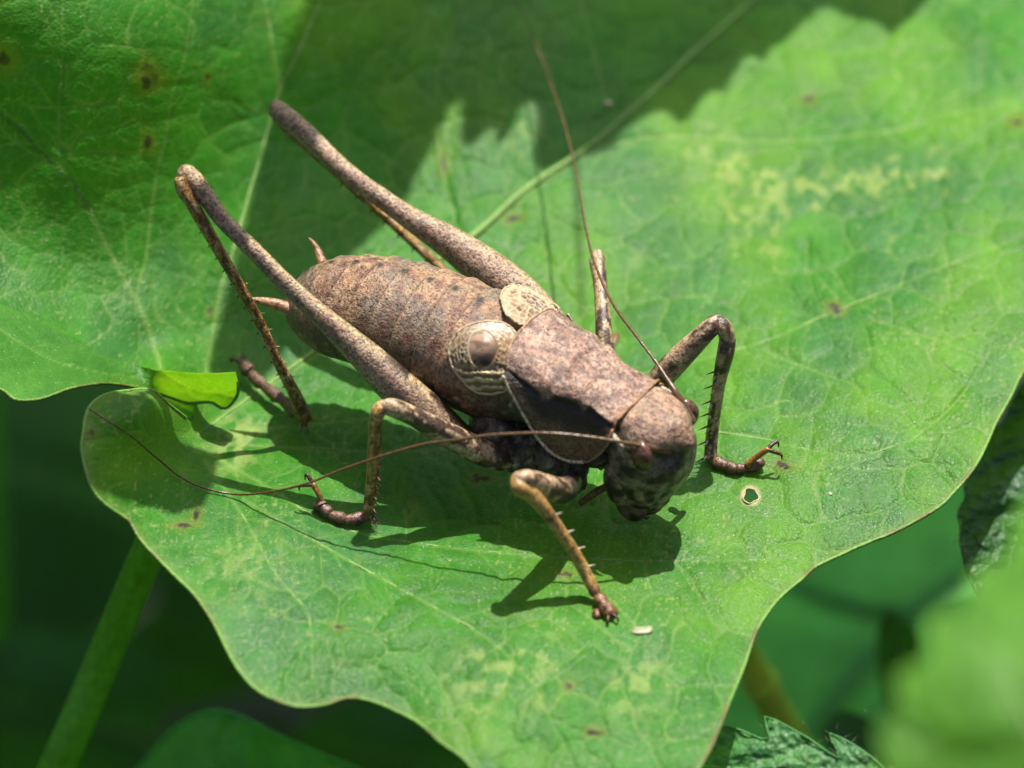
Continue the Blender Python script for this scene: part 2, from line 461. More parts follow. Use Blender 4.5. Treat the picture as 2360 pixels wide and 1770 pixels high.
def build_blade(name, poly, hf, step, mat, parent, veins=(), seed=1, base=(0.029, 0.166, 0.008), alt=(0.068, 0.214, 0.010),
                blue=(0.034, 0.150, 0.034), pale=(0.16, 0.29, 0.065), relief=0.012, gap=120, ln=230, w1=4.5, cell=46, cellw=0.35,
                depth=2, shift=None, holes=(), paint=None, rough_relief=0.004, sec=1.0, quilt=0.0):
    """a leaf blade: outline and veins given on the photograph, heights from hf; returns object and surface function"""
    poly = np.asarray(poly, float); rs = np.random.default_rng(seed)
    x0, y0 = poly.min(0) - 2 * step; x1, y1 = poly.max(0) + 2 * step
    gx = np.arange(x0, x1 + step, step); gy = np.arange(y0, y1 + step, step)
    ra = Raster(gx, gy); X, Y = ra.X, ra.Y; ra.qs = 0.0
    for spec in veins:
        q = curve(np.asarray(spec[0], float), 40)
        ra.line(q, w1 * spec[1], 1.0, taper=0.45, quilt=42.0 * ra.qs)
        if gap: branch(ra, q, rs, gap, ln * (0.6 + 0.4 * spec[1]), w1 * 0.62, 0.62 * sec, depth - 1)
    m, wd = ra.m, ra.w
    if cell:
        pw = np.stack([X, Y], -1) / cell
        pw = pw + 0.55 * np.stack([fbm(pw * 0.5, seed + 3, 2), fbm(pw * 0.5 + 9, seed + 4, 2)], -1) * 2
        f1, f2, cid = worley2(pw, seed)
        e = np.exp(-((f2 - f1) / 0.10) ** 2) * cellw * (0.35 + 0.9 * fbm(np.stack([X, Y], -1) / 160, seed + 30, 2))
        puff = np.clip(f2 - f1, 0, 0.5) * 2
        m = np.maximum(m, e)
    else:
        puff = 0
    xy = np.stack([X, Y], -1)
    calm = .45 + .55 * smooth(350, 800, X) if quilt else 1.0
    Z = hf(X, Y) - calm * (relief * (wd * 0.9) - relief * 0.25 * puff - rough_relief * (fbm(xy / 90, seed + 11, 3) - .5) * 2)
    n1 = fbm(xy / 330, seed + 20, 4); n2 = fbm(xy / 210, seed + 21, 4); n3 = fbm(xy / 60, seed + 22, 3)
    C = np.asarray(base) * np.ones(X.shape + (1,))
    C = C + (np.asarray(alt) - base) * smooth(.42, .70, n1)[..., None]
    C = C + (np.asarray(blue) - C) * (smooth(.45, .75, n2) * 0.8)[..., None]
    C = C * (0.82 + 0.36 * n3)[..., None]
    pq = (xy + 150 * np.stack([fbm(xy / 190, seed + 41, 3), fbm(xy / 190 + 7, seed + 42, 3)], -1)) / np.array([125.0, 95.0])
    g1, g2, gid = worley2(pq, seed + 43)
    tint = .5 + .8 * (gid - .5) * smooth(0, .25, g2 - g1)
    if quilt:
        dome = 1 - np.exp(-np.clip(g2 - g1, 0, 1) / .30)
        Z = Z + quilt * (dome - .6) * (.40 + .60 * smooth(350, 900, X)) * (.5 + fbm(xy / 260, seed + 45, 2))
        m = np.maximum(m, .75 * smooth(.3, .62, fbm(xy / 150, seed + 46, 2)) * np.exp(-((g2 - g1) / .040) ** 2))
    C = C * (np.array([.72, .84, .8]) + np.array([.56, .32, .4]) * tint[..., None])
    C = C + (np.asarray(pale) - C) * np.clip(m * 0.75, 0, 0.8)[..., None]
    if paint is not None: C = paint(X, Y, C, m)
    ins = inside(poly, X, Y)
    near = ~ins
    dd, bx, by = nearest_on(poly, X[near], Y[near])
    snap = np.zeros(X.shape, bool); SX = X.copy(); SY = Y.copy()
    ok = dd < step * 1.05
    idx = np.argwhere(near)[ok]
    snap[idx[:, 0], idx[:, 1]] = True
    SX[idx[:, 0], idx[:, 1]] = bx[ok]; SY[idx[:, 0], idx[:, 1]] = by[ok]
    use = ins | snap
    for (hx, hy, hr) in holes:
        dx, dy = X - hx, Y - hy; a = np.arctan2(dy, dx); r = np.hypot(dx, dy)
        rr = hr * (1 + 0.10 * np.sin(3 * a + 1) + 0.07 * np.sin(5 * a))
        cut = r < rr - step * 1.0
        rim = (r < rr) & ~cut
        use &= ~cut
        SX = np.where(rim, hx + np.cos(a) * rr, SX); SY = np.where(rim, hy + np.sin(a) * rr, SY)
    V = P(SX, SY, Z)
    if shift is not None: V = V + np.asarray(shift)
    ny, nx = X.shape
    q = grid_faces(ny, nx)[:, ::-1]
    u = use.ravel(); bad = snap.ravel()
    keep = u[q].all(1) & ~bad[q].all(1)
    q = q[keep]
    used = np.unique(q); mp = np.full(nx * ny, -1); mp[used] = np.arange(len(used))
    o = make_obj(name, V.reshape(-1, 3)[used], mp[q], mat, parent, C.reshape(-1, 3)[used])
    return o

def on_surf(hf, pts, lift=0.0, shift=None):
    pts = np.asarray(pts, float)
    v = P(pts[:, 0], pts[:, 1], hf(pts[:, 0], pts[:, 1]) + lift)
    return v if shift is None else v + np.asarray(shift)

def margin_tube(name, pts, hf, r, mat, parent, col, shift=None, n=220, seed=0):
    q = curve(np.asarray(pts, float), n)
    c = on_surf(hf, q, 0.0, shift)
    v, f, t, a, _ = tube(c, np.full(n, r), n, 6, cap=False)
    k = fbm(v * 9, 50 + seed, 3)
    cc = np.asarray(col[0]) * np.ones((len(v), 1)) + (np.asarray(col[1]) - col[0]) * smooth(.5, .68, k)[:, None]
    return make_obj(name, v, f, mat, parent, cc)

# ================================================================ THE MALLOW LEAF
leaf_ctrl = [
    (1180, 885, -.12), (1000, 1100, -.08), (1450, 1250, -.06), (1395, 1405, -.05), (1680, 1085, -.04), (2000, 1000, .0),
    (2300, 950, -.02), (2240, 1085, -.05), (2000, 1240, -.1), (1720, 1520, -.12), (1611, 1770, -.15), (1300, 1600, -.06),
    (1089, 1770, -.12), (900, 1620, -.1), (900, 1450, .0), (690, 1620, -.06), (650, 1400, .03), (520, 1485, .02),
    (790, 1200, -.03), (640, 1200, .03), (325, 1246, .10), (215, 1130, .25), (190, 1020, .34), (260, 915, .36), (347, 900, .29),
    (330, 1050, .17), (440, 985, .02), (470, 1100, .02), (700, 960, -.1), (560, 880, -.1), (474, 853, -.05), (542, 564, .12),
    (615, 307, .30), (741, 0, .54), (700, 700, .0), (900, 450, .03), (1100, 540, .0), (1360, 340, .06), (1741, 0, .12),
    (1000, 150, .25), (1300, 100, .2), (1700, 500, -.02), (2000, 690, .02), (2360, 545, .05), (2000, 300, .02), (2360, 200, .08),
    (2360, -300, .1), (1500, -500, .2), (2760, 800, -.05), (2760, -500, .1), (336, 737, .08), (268, 611, .2), (145, 398, .53),
    (0, 253, .74), (100, 500, .38), (50, 650, .25), (150, 770, .17), (0, 690, .25), (325, 853, .05), (300, 300, .61), (343, 100, .88),
    (0, 0, 1.13), (-400, -400, 1.45), (-400, 300, .7), (-400, 700, .35), (500, 300, .42), (460, 0, .84), (600, -500, .95), (-300, 900, .4),
    (1300, 2000, -.3)]
HL = tps(leaf_ctrl)
edge_right = [(2800, 560), (2560, 690), (2430, 770), (2360, 853), (2327, 918), (2294, 976), (2269, 1034), (2240, 1085), (2204, 1128), (2160, 1171),
              (2066, 1224), (1994, 1253), (1922, 1286), (1878, 1307), (1842, 1340), (1806, 1369), (1777, 1401), (1748, 1445), (1730, 1488),
              (1716, 1532), (1697, 1579), (1679, 1622), (1658, 1676), (1636, 1727), (1611, 1770), (1560, 1850), (1480, 1930)]
edge_low = [(1480, 1930), (1330, 1950), (1200, 1880), (1089, 1770), (1060, 1741), (1017, 1712), (963, 1665), (908, 1637), (854, 1615), (800, 1608), (759, 1622),
            (687, 1629), (622, 1608), (579, 1579), (542, 1532), (517, 1485), (495, 1441), (452, 1376), (398, 1322), (325, 1246), (300, 1203),
            (253, 1171), (217, 1135), (199, 1088), (188, 1034), (192, 998), (199, 954), (217, 925), (253, 907), (307, 900), (347, 897),
            (372, 918), (416, 954), (445, 975)]
edge_all = np.vstack([curve(np.array(edge_right, float), 160), curve(np.array(edge_low, float), 200)])
outline = np.vstack([edge_all, [(449, 940), (451, 885), (446, 866), (376, 857), (325, 849), (260, 831), (217, 808), (145, 773), (72, 735), (22, 713), (0, 705), (-200, 650), (-420, 572), (-420, -520), (1600, -560), (2800, -560)]])
V1 = [(460, 1000), (700, 830), (1000, 612), (1107, 535), (1198, 452), (1270, 401), (1360, 340), (1487, 231), (1600, 125), (1741, 0), (1960, -200)]
V2 = [(474, 864), (506, 683), (542, 564), (579, 434), (615, 307), (644, 210), (680, 137), (741, 0), (840, -220)]
V2B = [(646, 205), (644, 188), (629, 108), (611, 0), (580, -200)]
L1 = [(371, 850), (336, 737), (307, 680), (268, 611), (224, 524), (192, 456), (145, 398), (94, 344), (54, 297), (0, 253), (-200, 110)]
L2 = [(369, 830), (318, 694), (325, 636), (336, 597), (347, 506), (362, 398), (380, 325), (398, 217), (427, 127), (438, 43), (445, 0), (460, -200)]
L3 = [(145, 398), (136, 362), (136, 235), (145, 127), (145, 0), (150, -200)]
V4 = [(470, 1000), (900, 960), (1300, 900), (1715, 802), (1885, 734), (2012, 683), (2139, 629), (2360, 545), (2700, 420)]
V5 = [(480, 1020), (900, 1040), (1300, 1010), (1560, 991), (1741, 1009), (1885, 1041), (1990, 1050), (2100, 1015), (2200, 1010)]
V6 = [(480, 1040), (630, 1130), (780, 1215), (1050, 1264), (1400, 1290), (1650, 1292), (1800, 1290)]
V7 = [(470, 1060), (560, 1190), (633, 1320), (700, 1400), (716, 1450), (720, 1560)]
V8 = [(560, 1150), (800, 1290), (1000, 1400), (1120, 1470), (1215, 1560), (1270, 1660), (1340, 1800)]
V9 = [(1360, 340), (1560, 315), (1813, 326), (2066, 300), (2200, 262), (2360, 231), (2600, 150)]
V0 = [(1060, 560), (1010, 330), (1010, 150), (1030, 100), (1080, -60)]
V0B = [(1440, 270), (1400, 235), (1364, 101), (1342, 0), (1330, -150)]
MAIN_VEINS = [(V1, 2.3), (V2, 1.4), (V2B, 1.0), (L1, 1.4), (L2, .9), (L3, .7), (V4, .9), (V5, .9), (V6, .8), (V7, .8), (V8, .8), (V9, .8), (V0, .6), (V0B, .8)]
EXTRA = [([(1763, 810), (1871, 853), (1969, 889), (1994, 918), (2066, 944), (2117, 991)], .55), ([(2012, 737), (2139, 777), (2247, 817), (2320, 850)], .55),
         ([(1860, 560), (1860, 618), (1878, 680), (1893, 712)], .5), ([(2100, 1015), (2200, 930), (2260, 840), (2290, 780)], .5)]

spots = [(9, 134, 18, 22), (343, 160, 16, 18), (352, 180, 18, 14), (334, 190, 12, 12), (343, 325, 10, 18), (477, 177, 6, 12), (1020, 376, 10, 18), (1183, 497, 16, 9),
         (1924, 708, 16, 9), (1805, 1074, 18, 9), (1868, 232, 11, 9), (2345, 280, 14, 8), (1302, 1325, 15, 6), (420, 1210, 20, 8), (455, 1190, 8, 14),
         (1310, 1582, 10, 8), (782, 1445, 12, 8), (1110, 1103, 18, 7), (484, 720, 7, 10), (205, 1000, 12, 8), (1370, 1685, 16, 8)]
mine = curve(np.array([(1620, 345), (1660, 400), (1640, 440), (1700, 380), (1770, 440), (1760, 400), (1830, 430), (1850, 410), (1900, 460), (1950, 410), (2000, 430), (2030, 400), (2090, 410), (2140, 420), (2170, 380)], float), 90)
mine2 = curve(np.array([(1690, 480), (1720, 520), (1780, 470), (1800, 520), (1760, 560), (1790, 580)], float), 50)
def paint_main(X, Y, C, m):
    xy = np.stack([X, Y], -1)
    jx = 26 * (fbm(xy / 26, 61, 3) - .5); jy = 26 * (fbm(xy / 26 + 40, 62, 3) - .5)
    A = X + jx; B = Y + jy
    for (sx, sy, rx, ry) in spots:
        box = (abs(X - sx) < 4 * rx + 30) & (abs(Y - sy) < 4 * ry + 30)
        d = np.sqrt(((A[box] - sx) / rx) ** 2 + ((B[box] - sy) / ry) ** 2)
        c = C[box]
        halo = (1 - smooth(0.8, 3.0, d))[:, None] * 0.7
        c = c + (np.array([.12, .17, .012]) - c) * halo
        k = (1 - smooth(0.65, 1.0, d))[:, None]
        tone = np.array([.018, .010, .006]) + np.array([.05, .030, .018]) * (noise(xy[box] / 7, 63) ** 2)[:, None]
        C[box] = c + (tone - c) * k
    for mi, s in ((mine, 1.0), (mine2, .8)):
        box = (X > 1540) & (X < 2260) & (Y > 270) & (Y < 660)
        d, _, _ = nearest_on(mi, A[box] + 2.2 * jx[box], B[box] + 2.2 * jy[box], False)
        k = s * np.exp(-(d / 24) ** 2) * smooth(.40, .56, fbm(xy[box] / 20, 64, 3))
        c = C[box]; C[box] = c + (np.array([.30, .38, .10]) - c) * (k * .62)[:, None]
    for (cx, cy, r, s) in ((1215, 1500, 70, .55), (1230, 1590, 60, .5), (1450, 1600, 60, .45), (1130, 1530, 60, .45), (1080, 1600, 80, .4), (560, 1300, 90, .4), (1500, 1560, 60, .4),
                           (1200, 300, 70, .4), (1640, 350, 60, .5), (530, 1030, 60, .9), (570, 1000, 50, .7), (940, 1180, 30, .4)):  # pale blotches; the strong pair near the leaf base is painted sun flecks
        box = (abs(X - cx) < 3 * r) & (abs(Y - cy) < 3 * r)
        d = np.hypot(A[box] - cx, B[box] - cy) / r
        k = s * np.exp(-d * d) * smooth(.42, .62, fbm(xy[box] / 24, 66, 3))
        c = C[box]; C[box] = c + (np.array([.26, .36, .10]) - c) * k[:, None]
    flecks = noise(xy / 6.0, 67)
    k = smooth(.80, .93, flecks) * smooth(.45, .6, fbm(xy / 130, 68, 2)) * .5
    C = C + (np.array([.30, .36, .13]) - C) * k[..., None]
    # worn brownish rim close to the free edge, pale ring round the hole
    d, _, _ = nearest_on(edge_all[::6], X, Y, False)
    C = C + (np.array([.13, .21, .045]) - C) * (np.exp(-(d / 14) ** 2) * .6)[..., None]
    r = np.hypot(X - 1730, Y - 1143)
    C = C + (np.array([.42, .38, .22]) - C) * (np.exp(-((r - 19) / 5.0) ** 2) * .9)[..., None]
    return C

ML = thing('mallow_leaf', 'large green lobed leaf with brown spots under the bush cricket', 'leaf', P(460, 990, -.02))
blade = build_blade('blade', outline, HL, 4.0, M_LEAF, ML, MAIN_VEINS + EXTRA, seed=3, holes=[(1730, 1143, 17)], paint=paint_main, relief=0.008, gap=125, ln=220, w1=4.8, cell=44, cellw=.34, quilt=.0085)
for i, (v, w) in enumerate(MAIN_VEINS):
    q = curve(np.array(v, float), 90)
    keep = (q[:, 0] > -420) & (q[:, 0] < 2800) & (q[:, 1] > -550)
    q = q[keep]
    tt_ = np.linspace(0, 1, len(q))
    rad = (1.0 - .45 * tt_) * w * 0.0062 * (.30 + .70 * smooth(.0, .38, tt_))
    c = on_surf(HL, q, -0.0085)
    c[:, 2] += rad * (.55 if w > 1.2 else -.2)
    if v is V1: c[:, 2] += .003 * smooth(.1, .4, tt_)
    c[:, 2] += rad * 0.10
    vv, ff, t, a, _ = tube(c, rad, len(q), 8)
    k = fbm(vv * 14, 80 + i, 3)[:, None]
    make_obj('vein', vv, ff, M_VEIN, ML, np.array([.155, .275, .065]) * (0.75 + 0.5 * k))
margin_tube('leaf_margin', edge_all[::3], HL, 0.0065, M_VEIN, ML, ((.11, .24, .04), (.11, .12, .03)), n=360)
# ring of dead tissue round the bite hole
a = np.linspace(0, 2 * math.pi, 41)
rr = 17 * (1 + 0.10 * np.sin(3 * a + 1) + 0.07 * np.sin(5 * a))
ring = np.stack([1730 + np.cos(a) * rr, 1143 + np.sin(a) * rr], 1)
c = on_surf(HL, ring, 0.003); vv, ff, _, _, _ = tube(c, np.full(41, .0026), 60, 6, cap=False)
make_obj('hole_rim', vv, ff, M_VEIN, ML, np.array([.36, .30, .17]) * (0.6 + .7 * fbm(vv * 40, 5, 2))[:, None])
# curled lower margin of the upper lobe
flap_poly = np.vstack([curve(np.array([(-420, 560), (-200, 640), (0, 700), (22, 708), (72, 730), (145, 768), (217, 803), (260, 826), (325, 845), (376, 853), (470, 860), (543, 857)], float), 60),
                       curve(np.array([(549, 880), (548, 907), (535, 929), (517, 942), (503, 936), (488, 927), (467, 927), (434, 929), (395, 917), (351, 902), (310, 892), (271, 886), (231, 884), (163, 895), (108, 915), (72, 922), (33, 920), (0, 897), (-120, 860), (-420, 800)], float), 90)])
def _hl(x, y): return float(HL(np.array(float(x)), np.array(float(y))))
HF = tps([(x, y, _hl(x, y) + .03) for x, y in ((-420, 560), (-200, 640), (0, 700), (72, 730), (145, 768), (217, 803), (260, 826))]
         + [(325, 845, _hl(325, 845) + .055), (376, 853, _hl(376, 853) + .10), (470, 860, .205), (543, 857, .215), (549, 907, .075), (517, 942, .015), (467, 927, .035), (434, 929, .015), (395, 917, .025), (351, 902, .06),
            (310, 892, .115), (271, 886, .165), (231, 884, _hl(231, 850) + .06), (163, 895, _hl(163, 830) + .09), (72, 922, _hl(72, 800) + .12), (0, 897, _hl(0, 780) + .12), (-200, 840, _hl(-200, 700) + .12), (-420, 800, _hl(-420, 640) + .12),
            (100, 830, _hl(100, 790) + .05), (200, 845, _hl(200, 820) + .04)])
TIPP = curve(np.array([(271, 878), (330, 890), (395, 908), (440, 922), (466, 920), (458, 940), (438, 963), (420, 955), (360, 920), (271, 878)], float), 50)[:-1]
HT = tps([(271, 878, .06), (395, 908, .02), (466, 920, .0), (438, 963, -.06), (360, 920, -.02)])
build_blade('lobe_tip', TIPP, HT, 4.0, M_LEAF, ML, [([(280, 880), (360, 908), (440, 950)], .5)], seed=12, base=(.05, .19, .016), relief=.003, gap=0, cell=30, cellw=.2)
build_blade('curled_margin', flap_poly, HF, 4.0, M_LEAF, ML, [([(380, 860), (430, 890), (480, 905), (535, 900)], .6), ([(0, 760), (120, 830), (240, 860), (330, 870)], .6)], seed=9, base=(.045, .18, .018), relief=.006, gap=70, ln=60, w1=3, cell=30, cellw=.25, depth=1)
margin_tube('leaf_margin', curve(flap_poly[60:], 90), HF, 0.006, M_VEIN, ML, ((.10, .20, .03), (.08, .10, .02)), n=120, seed=3)
# leaf stalk
c = np.vstack([P(455, 1000, -.06), P(430, 1080, -.25), P(345, 1262, -.62), P(240, 1515, -1.1), P(130, 1775, -1.5), P(-20, 2120, -2.2)])
vv, ff, t, a, cl = tube(c, [.04, .052, .057, .060, .064, .070], 90, 36, flat=1.05)
cr = np.repeat(cl, 36, 0)
vv = cr + (vv - cr) * (1 + .055 * np.cos(a * 6) + .05 * (fbm(np.stack([t * 14, np.cos(a), np.sin(a)], -1), 9, 3) - .5))[:, None]
make_obj('leaf_stalk', vv, ff, M_STEM, ML)

# ================================================================ BUSH CRICKET
AX = np.array([.84, -.5426, 0.0]); AX /= np.linalg.norm(AX)
RX = np.array([AX[1], -AX[0], 0.0]) * 1.0          # the insect's right
O0 = P(1235, 755, .6) - np.array([0, 0, .6])
def Bd(s, r, h):
    s, r, h = np.broadcast_arrays(np.asarray(s, float), np.asarray(r, float), np.asarray(h, float))
    return O0 + s[..., None] * AX + r[..., None] * RX + h[..., None] * np.array([0, 0, 1.0])
BC = thing('bush_cricket', 'brown mottled bush cricket with long hind legs sitting on the large green leaf', 'insect', Bd(-.1, 0, -.1))

top_s = [-1.0, -.985, -.95, -.88, -.774, -.577, -.345, -.15, 0, .15, .30, .40]
top_h = [.33, .37, .425, .495, .55, .605, .622, .605, .555, .50, .45, .42]
rad_s = [-1.0, -.985, -.95, -.88, -.774, -.577, -.345, -.15, 0, .15, .30, .40]
rad_r = [.012, .055, .10, .15, .188, .207, .222, .217, .170, .140, .115, .10]
ns, na = 440, 180
S = np.linspace(-1.0, .40, ns)[:, None]; A = np.linspace(0, 2 * math.pi, na, endpoint=False)[None]
top = hermite(S, top_s, top_h); R = hermite(S, rad_s, rad_r)
nseg = 9; s_lo, s_hi = -.965, -.06
fr = (s_hi - S - 0.05 * np.cos(A) * 0 + .018 * np.cos(A)) / (s_hi - s_lo) * nseg       # counts tergites from front to back
fi = np.floor(fr); ff_ = fr - fi
act = (smooth(-.97, -.93, S) * (1 - smooth(-.10, -.05, S)))
step_ = (ff_ ** 2.2) * smooth(1.0, .95, ff_)
dorsal = np.cos(A)                                         # 1 on top, -1 below
off = .0085 * step_ * act * smooth(-.7, .0, dorsal)
keel = .006 * np.exp(-(np.sin(A) / .10) ** 2) * (dorsal > 0)
wob = .006 * (fbm(np.stack([S * 14 + 0 * A, np.cos(A) * 3 + 0 * S, np.sin(A) * 3 + 0 * S], -1), 5, 3) - .5)
belly = np.where(dorsal < 0, 1 - .10 * (-dorsal) ** 2, 1)
r_lat = (R + off + wob + keel) * np.sin(A) * np.where(dorsal < -.2, 1 - .12 * smooth(-.2, -1, dorsal), 1)
r_ver = (R * belly + off + wob + keel) * np.cos(A)
hh = top - R + r_ver
TV = Bd(S + 0 * A, r_lat, hh)
TF = grid_faces(ns, na, True)
# pigment
xy3 = np.stack([S * 1.0 + 0 * A, r_lat, hh], -1)
n_a = fbm(xy3 * 13, 101, 4); n_b = fbm(xy3 * 26 + 3, 102, 4); n_c = fbm(xy3 * np.array([60, 22, 22]), 103, 3)
C = np.array([.275, .172, .098]) * np.ones(S.shape + (1,)) * np.ones((1, na, 1))
C = C + (np.array([.31, .205, .125]) - C) * smooth(.4, .7, n_a)[..., None]
C = C + (np.array([.165, .075, .055]) - C) * (smooth(.50, .66, n_b) * .75)[..., None]
C = C + (np.array([.15, .12, .09]) - C) * (smooth(.48, .62, fbm(xy3 * 9 + 8, 104, 3)) * .8)[..., None]
C = C * (.50 + 1.0 * n_c)[..., None]
edge = np.exp(-((ff_ - .93) / .055) ** 2) * act * smooth(-.3, .3, dorsal)
C = C + (np.array([.42, .27, .15]) - C) * (edge * .55 * smooth(.38, .62, fbm(xy3 * 14, 105, 2)))[..., None]
dark = np.exp(-((ff_ - .04) / .05) ** 2) * act
C = C * (1 - .30 * dark)[..., None]
side = smooth(.42, .02, dorsal + .25 * (n_b - .5))                            # lower flank: darker brown with pale flecks
C = C + (np.array([.085, .052, .034]) * (.5 + 1.0 * n_c)[..., None] - C) * (side * .85)[..., None]
fl = smooth(.62, .74, fbm(xy3 * np.array([18, 60, 60]), 106, 3)) * side
C = C + (np.array([.34, .25, .15]) - C) * (fl * .55)[..., None]
mid = np.clip(1.4 * np.exp(-(np.sin(A) / .068) ** 2) * (dorsal > 0) * np.exp(-((ff_ - .80) / .13) ** 2), 0, 1) * act
C = C * (1 - .94 * mid)[..., None]
lat = np.exp(-((A - 1.02) / .10) ** 2) + np.exp(-((A - 2 * math.pi + 1.02) / .10) ** 2)
C = C + (np.array([.13, .055, .04]) - C) * (lat * np.exp(-((ff_ - .35) / .22) ** 2) * act * .7)[..., None]
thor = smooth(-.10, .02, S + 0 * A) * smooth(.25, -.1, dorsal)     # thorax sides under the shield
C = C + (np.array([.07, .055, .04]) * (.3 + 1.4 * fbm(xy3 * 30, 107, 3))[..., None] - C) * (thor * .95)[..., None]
C = C + (np.array([.36, .33, .26]) - C) * (thor * smooth(.66, .74, fbm(xy3 * 24 + 5, 108, 3)) * .8)[..., None]
body = MB()
body.add(TV.reshape(-1, 3), TF, C.reshape(-1, 3))
bvh = BVHTree.FromPolygons([tuple(v) for v in TV.reshape(-1, 3)], [tuple(int(x) for x in f) for f in TF])
# --- pronotum: saddle shield with flat disc and hanging side lobes
pn, pm = 150, 121
ps = np.linspace(0, 1, pn)
def shield(u, v):
    """u 0..1 hind to front, v -1..1 left lobe margin over the disc to right lobe margin"""
    s0 = u * .40
    av = np.abs(v); sg = np.sign(v)
    d = hermite(s0, [0, .1, .2, .3, .4], [.168, .166, .146, .122, .134])
    T = hermite(s0, [0, .1, .2, .3, .4], [.604, .575, .545, .510, .476])
    Sh = hermite(s0, [0, .15, .22, .3, .4], [.535, .490, .486, .470, .442])
    hl = hermite(s0, [0, .03, .06, .11, .16, .2, .25, .3, .35, .38, .4], [.525, .47, .425, .350, .285, .255, .243, .258, .310, .355, .395])
    k = .46
    a = np.clip(av / k, 0, 1); b = np.clip((av - k) / (1 - k), 0, 1)
    r = d * np.sin(a * math.pi / 2 * .92) / math.sin(math.pi / 2 * .92)
    h = T - (T - Sh) * a ** 2.6
    fl = np.where(av > k, 1, 0)
    r = r + fl * (.034 * np.sin(np.clip(b * 1.35, 0, 1) * math.pi / 2) - .012 * np.exp(-((b - .10) / .07) ** 2))
    h = np.where(av > k, Sh + (hl - Sh) * b, h)
    r = r + .007 * np.exp(-((av - k) / .05) ** 2)            # keel along the shoulder
    s = s0 - .035 * np.where(av < k, (1 - a ** 2), 0) * (1 - u) + .02 * np.where(av < k, 1 - a ** 2, 0) * u
    return s, sg * r, h
U, Vv = np.meshgrid(ps, np.linspace(-1, 1, pm), indexing='ij')
s_, r_, h_ = shield(U, Vv)
q3 = np.stack([s_, r_, h_], -1)
# relief: sulcus, wrinkles, shoulder lumps
sul = np.exp(-((s_ - (.175 + 1.6 * r_ ** 2)) / .010) ** 2) * (np.abs(r_) < .11) * smooth(.0, .03, np.abs(r_) + .01)
sul2 = np.exp(-((s_ - (.275 - .35 * r_ ** 2)) / .012) ** 2) * (np.abs(Vv) < .55)
wr = fbm(q3 * np.array([18, 34, 34]), 110, 4) - .5
lump = .017 * np.exp(-((s_ - .14) / .03) ** 2 - ((np.abs(Vv) - .42) / .10) ** 2) + .012 * np.exp(-((s_ - .215) / .03) ** 2 - ((np.abs(Vv) - .40) / .10) ** 2) - .008 * np.exp(-((s_ - .175) / .018) ** 2 - ((np.abs(Vv) - .42) / .12) ** 2)
dz = .014 * wr - .009 * sul - .006 * sul2 + lump
rag = .085 * (fbm(np.stack([s_ * 30, np.sign(Vv) * 3, 0 * s_], -1), 116, 3) - .5) * 2 + .05 * np.exp(-((s_ - .15) / .040) ** 2) + .015 * np.exp(-((s_ - .27) / .03) ** 2) - .05 * np.exp(-((s_ - .20) / .02) ** 2)
disc = smooth(.50 + rag, .45 + rag, np.abs(Vv))
h2 = h_ + dz * disc + .010 * smooth(.93, 1.0, U) * disc; r2 = r_ + np.sign(r_) * (dz * .5 + .3 * lump) * (1 - disc)
PV = Bd(s_, r2, h2)
inn = Bd(s_, r2 * .93, h2 - .016 * disc)
PC = np.array([.325, .208, .148]) * np.ones(U.shape + (1,))
pa = fbm(q3 * 20, 111, 4); pb = fbm(q3 * np.array([22, 60, 60]), 112, 3)
PC = PC + (np.array([.19, .115, .090]) - PC) * (smooth(.48, .62, pa) * .8)[..., None]
PC = PC + (np.array([.40, .29, .22]) - PC) * (smooth(.50, .68, pb) * .7)[..., None]
stk = smooth(.55, .66, fbm(q3 * np.array([26, 95, 95]), 119, 3))
PC = PC + (np.array([.10, .05, .045]) - PC) * (stk * .6)[..., None]
PC = PC * (.6 + .8 * fbm(q3 * 60, 113, 2))[..., None]
PC = PC + (np.array([.10, .04, .04]) - PC) * (np.clip(sul * 1.0, 0, 1) * .6)[..., None]
PC = PC + (np.array([.13, .08, .05]) - PC) * (np.exp(-((s_ + .0 - .05) / .05) ** 2) * (Vv < -.25) * disc * .6)[..., None]
flank = 1 - disc
bb = np.clip((np.abs(Vv) - .46) / .54, 0, 1)
ragged = .36 + .3 * (fbm(q3 * np.array([16, 16, 5]), 114, 3) - .5)
blk = flank * (1 - smooth(ragged, ragged + .25, bb))
lowc = np.array([.115, .068, .042]) * (.65 + .7 * fbm(q3 * 26, 115, 3))[..., None]
PC = PC + (lowc - PC) * (flank * .9)[..., None]
PC = PC + (np.array([.012, .008, .006]) - PC) * (blk * .94)[..., None]
n0 = pn * pm
body.add(PV.reshape(-1, 3), grid_faces(pn, pm), PC.reshape(-1, 3))
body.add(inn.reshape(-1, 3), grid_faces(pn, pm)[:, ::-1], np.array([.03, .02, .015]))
# pale rims
def rim(pts, r, col, n=120):
    v, f, _, _, _ = tube(pts, np.full(len(pts), r), n, 8)
    body.add(v, f, np.asarray(col) * (.7 + .6 * fbm(v * 40, 118, 2))[:, None])
rim(PV[0, 28:93:3], .0042, (.40, .27, .16))
rim(np.vstack([PV[0:110:3, -1]]), .0058, (.52, .46, .34))
rim(np.vstack([PV[108::4, -1]]), .0040, (.25, .19, .13), 40)
rim(np.vstack([PV[0:150:4, 0]]), .0050, (.45, .40, .30))
rim(PV[-1, 0:121:3], .0052, (.30, .17, .075))
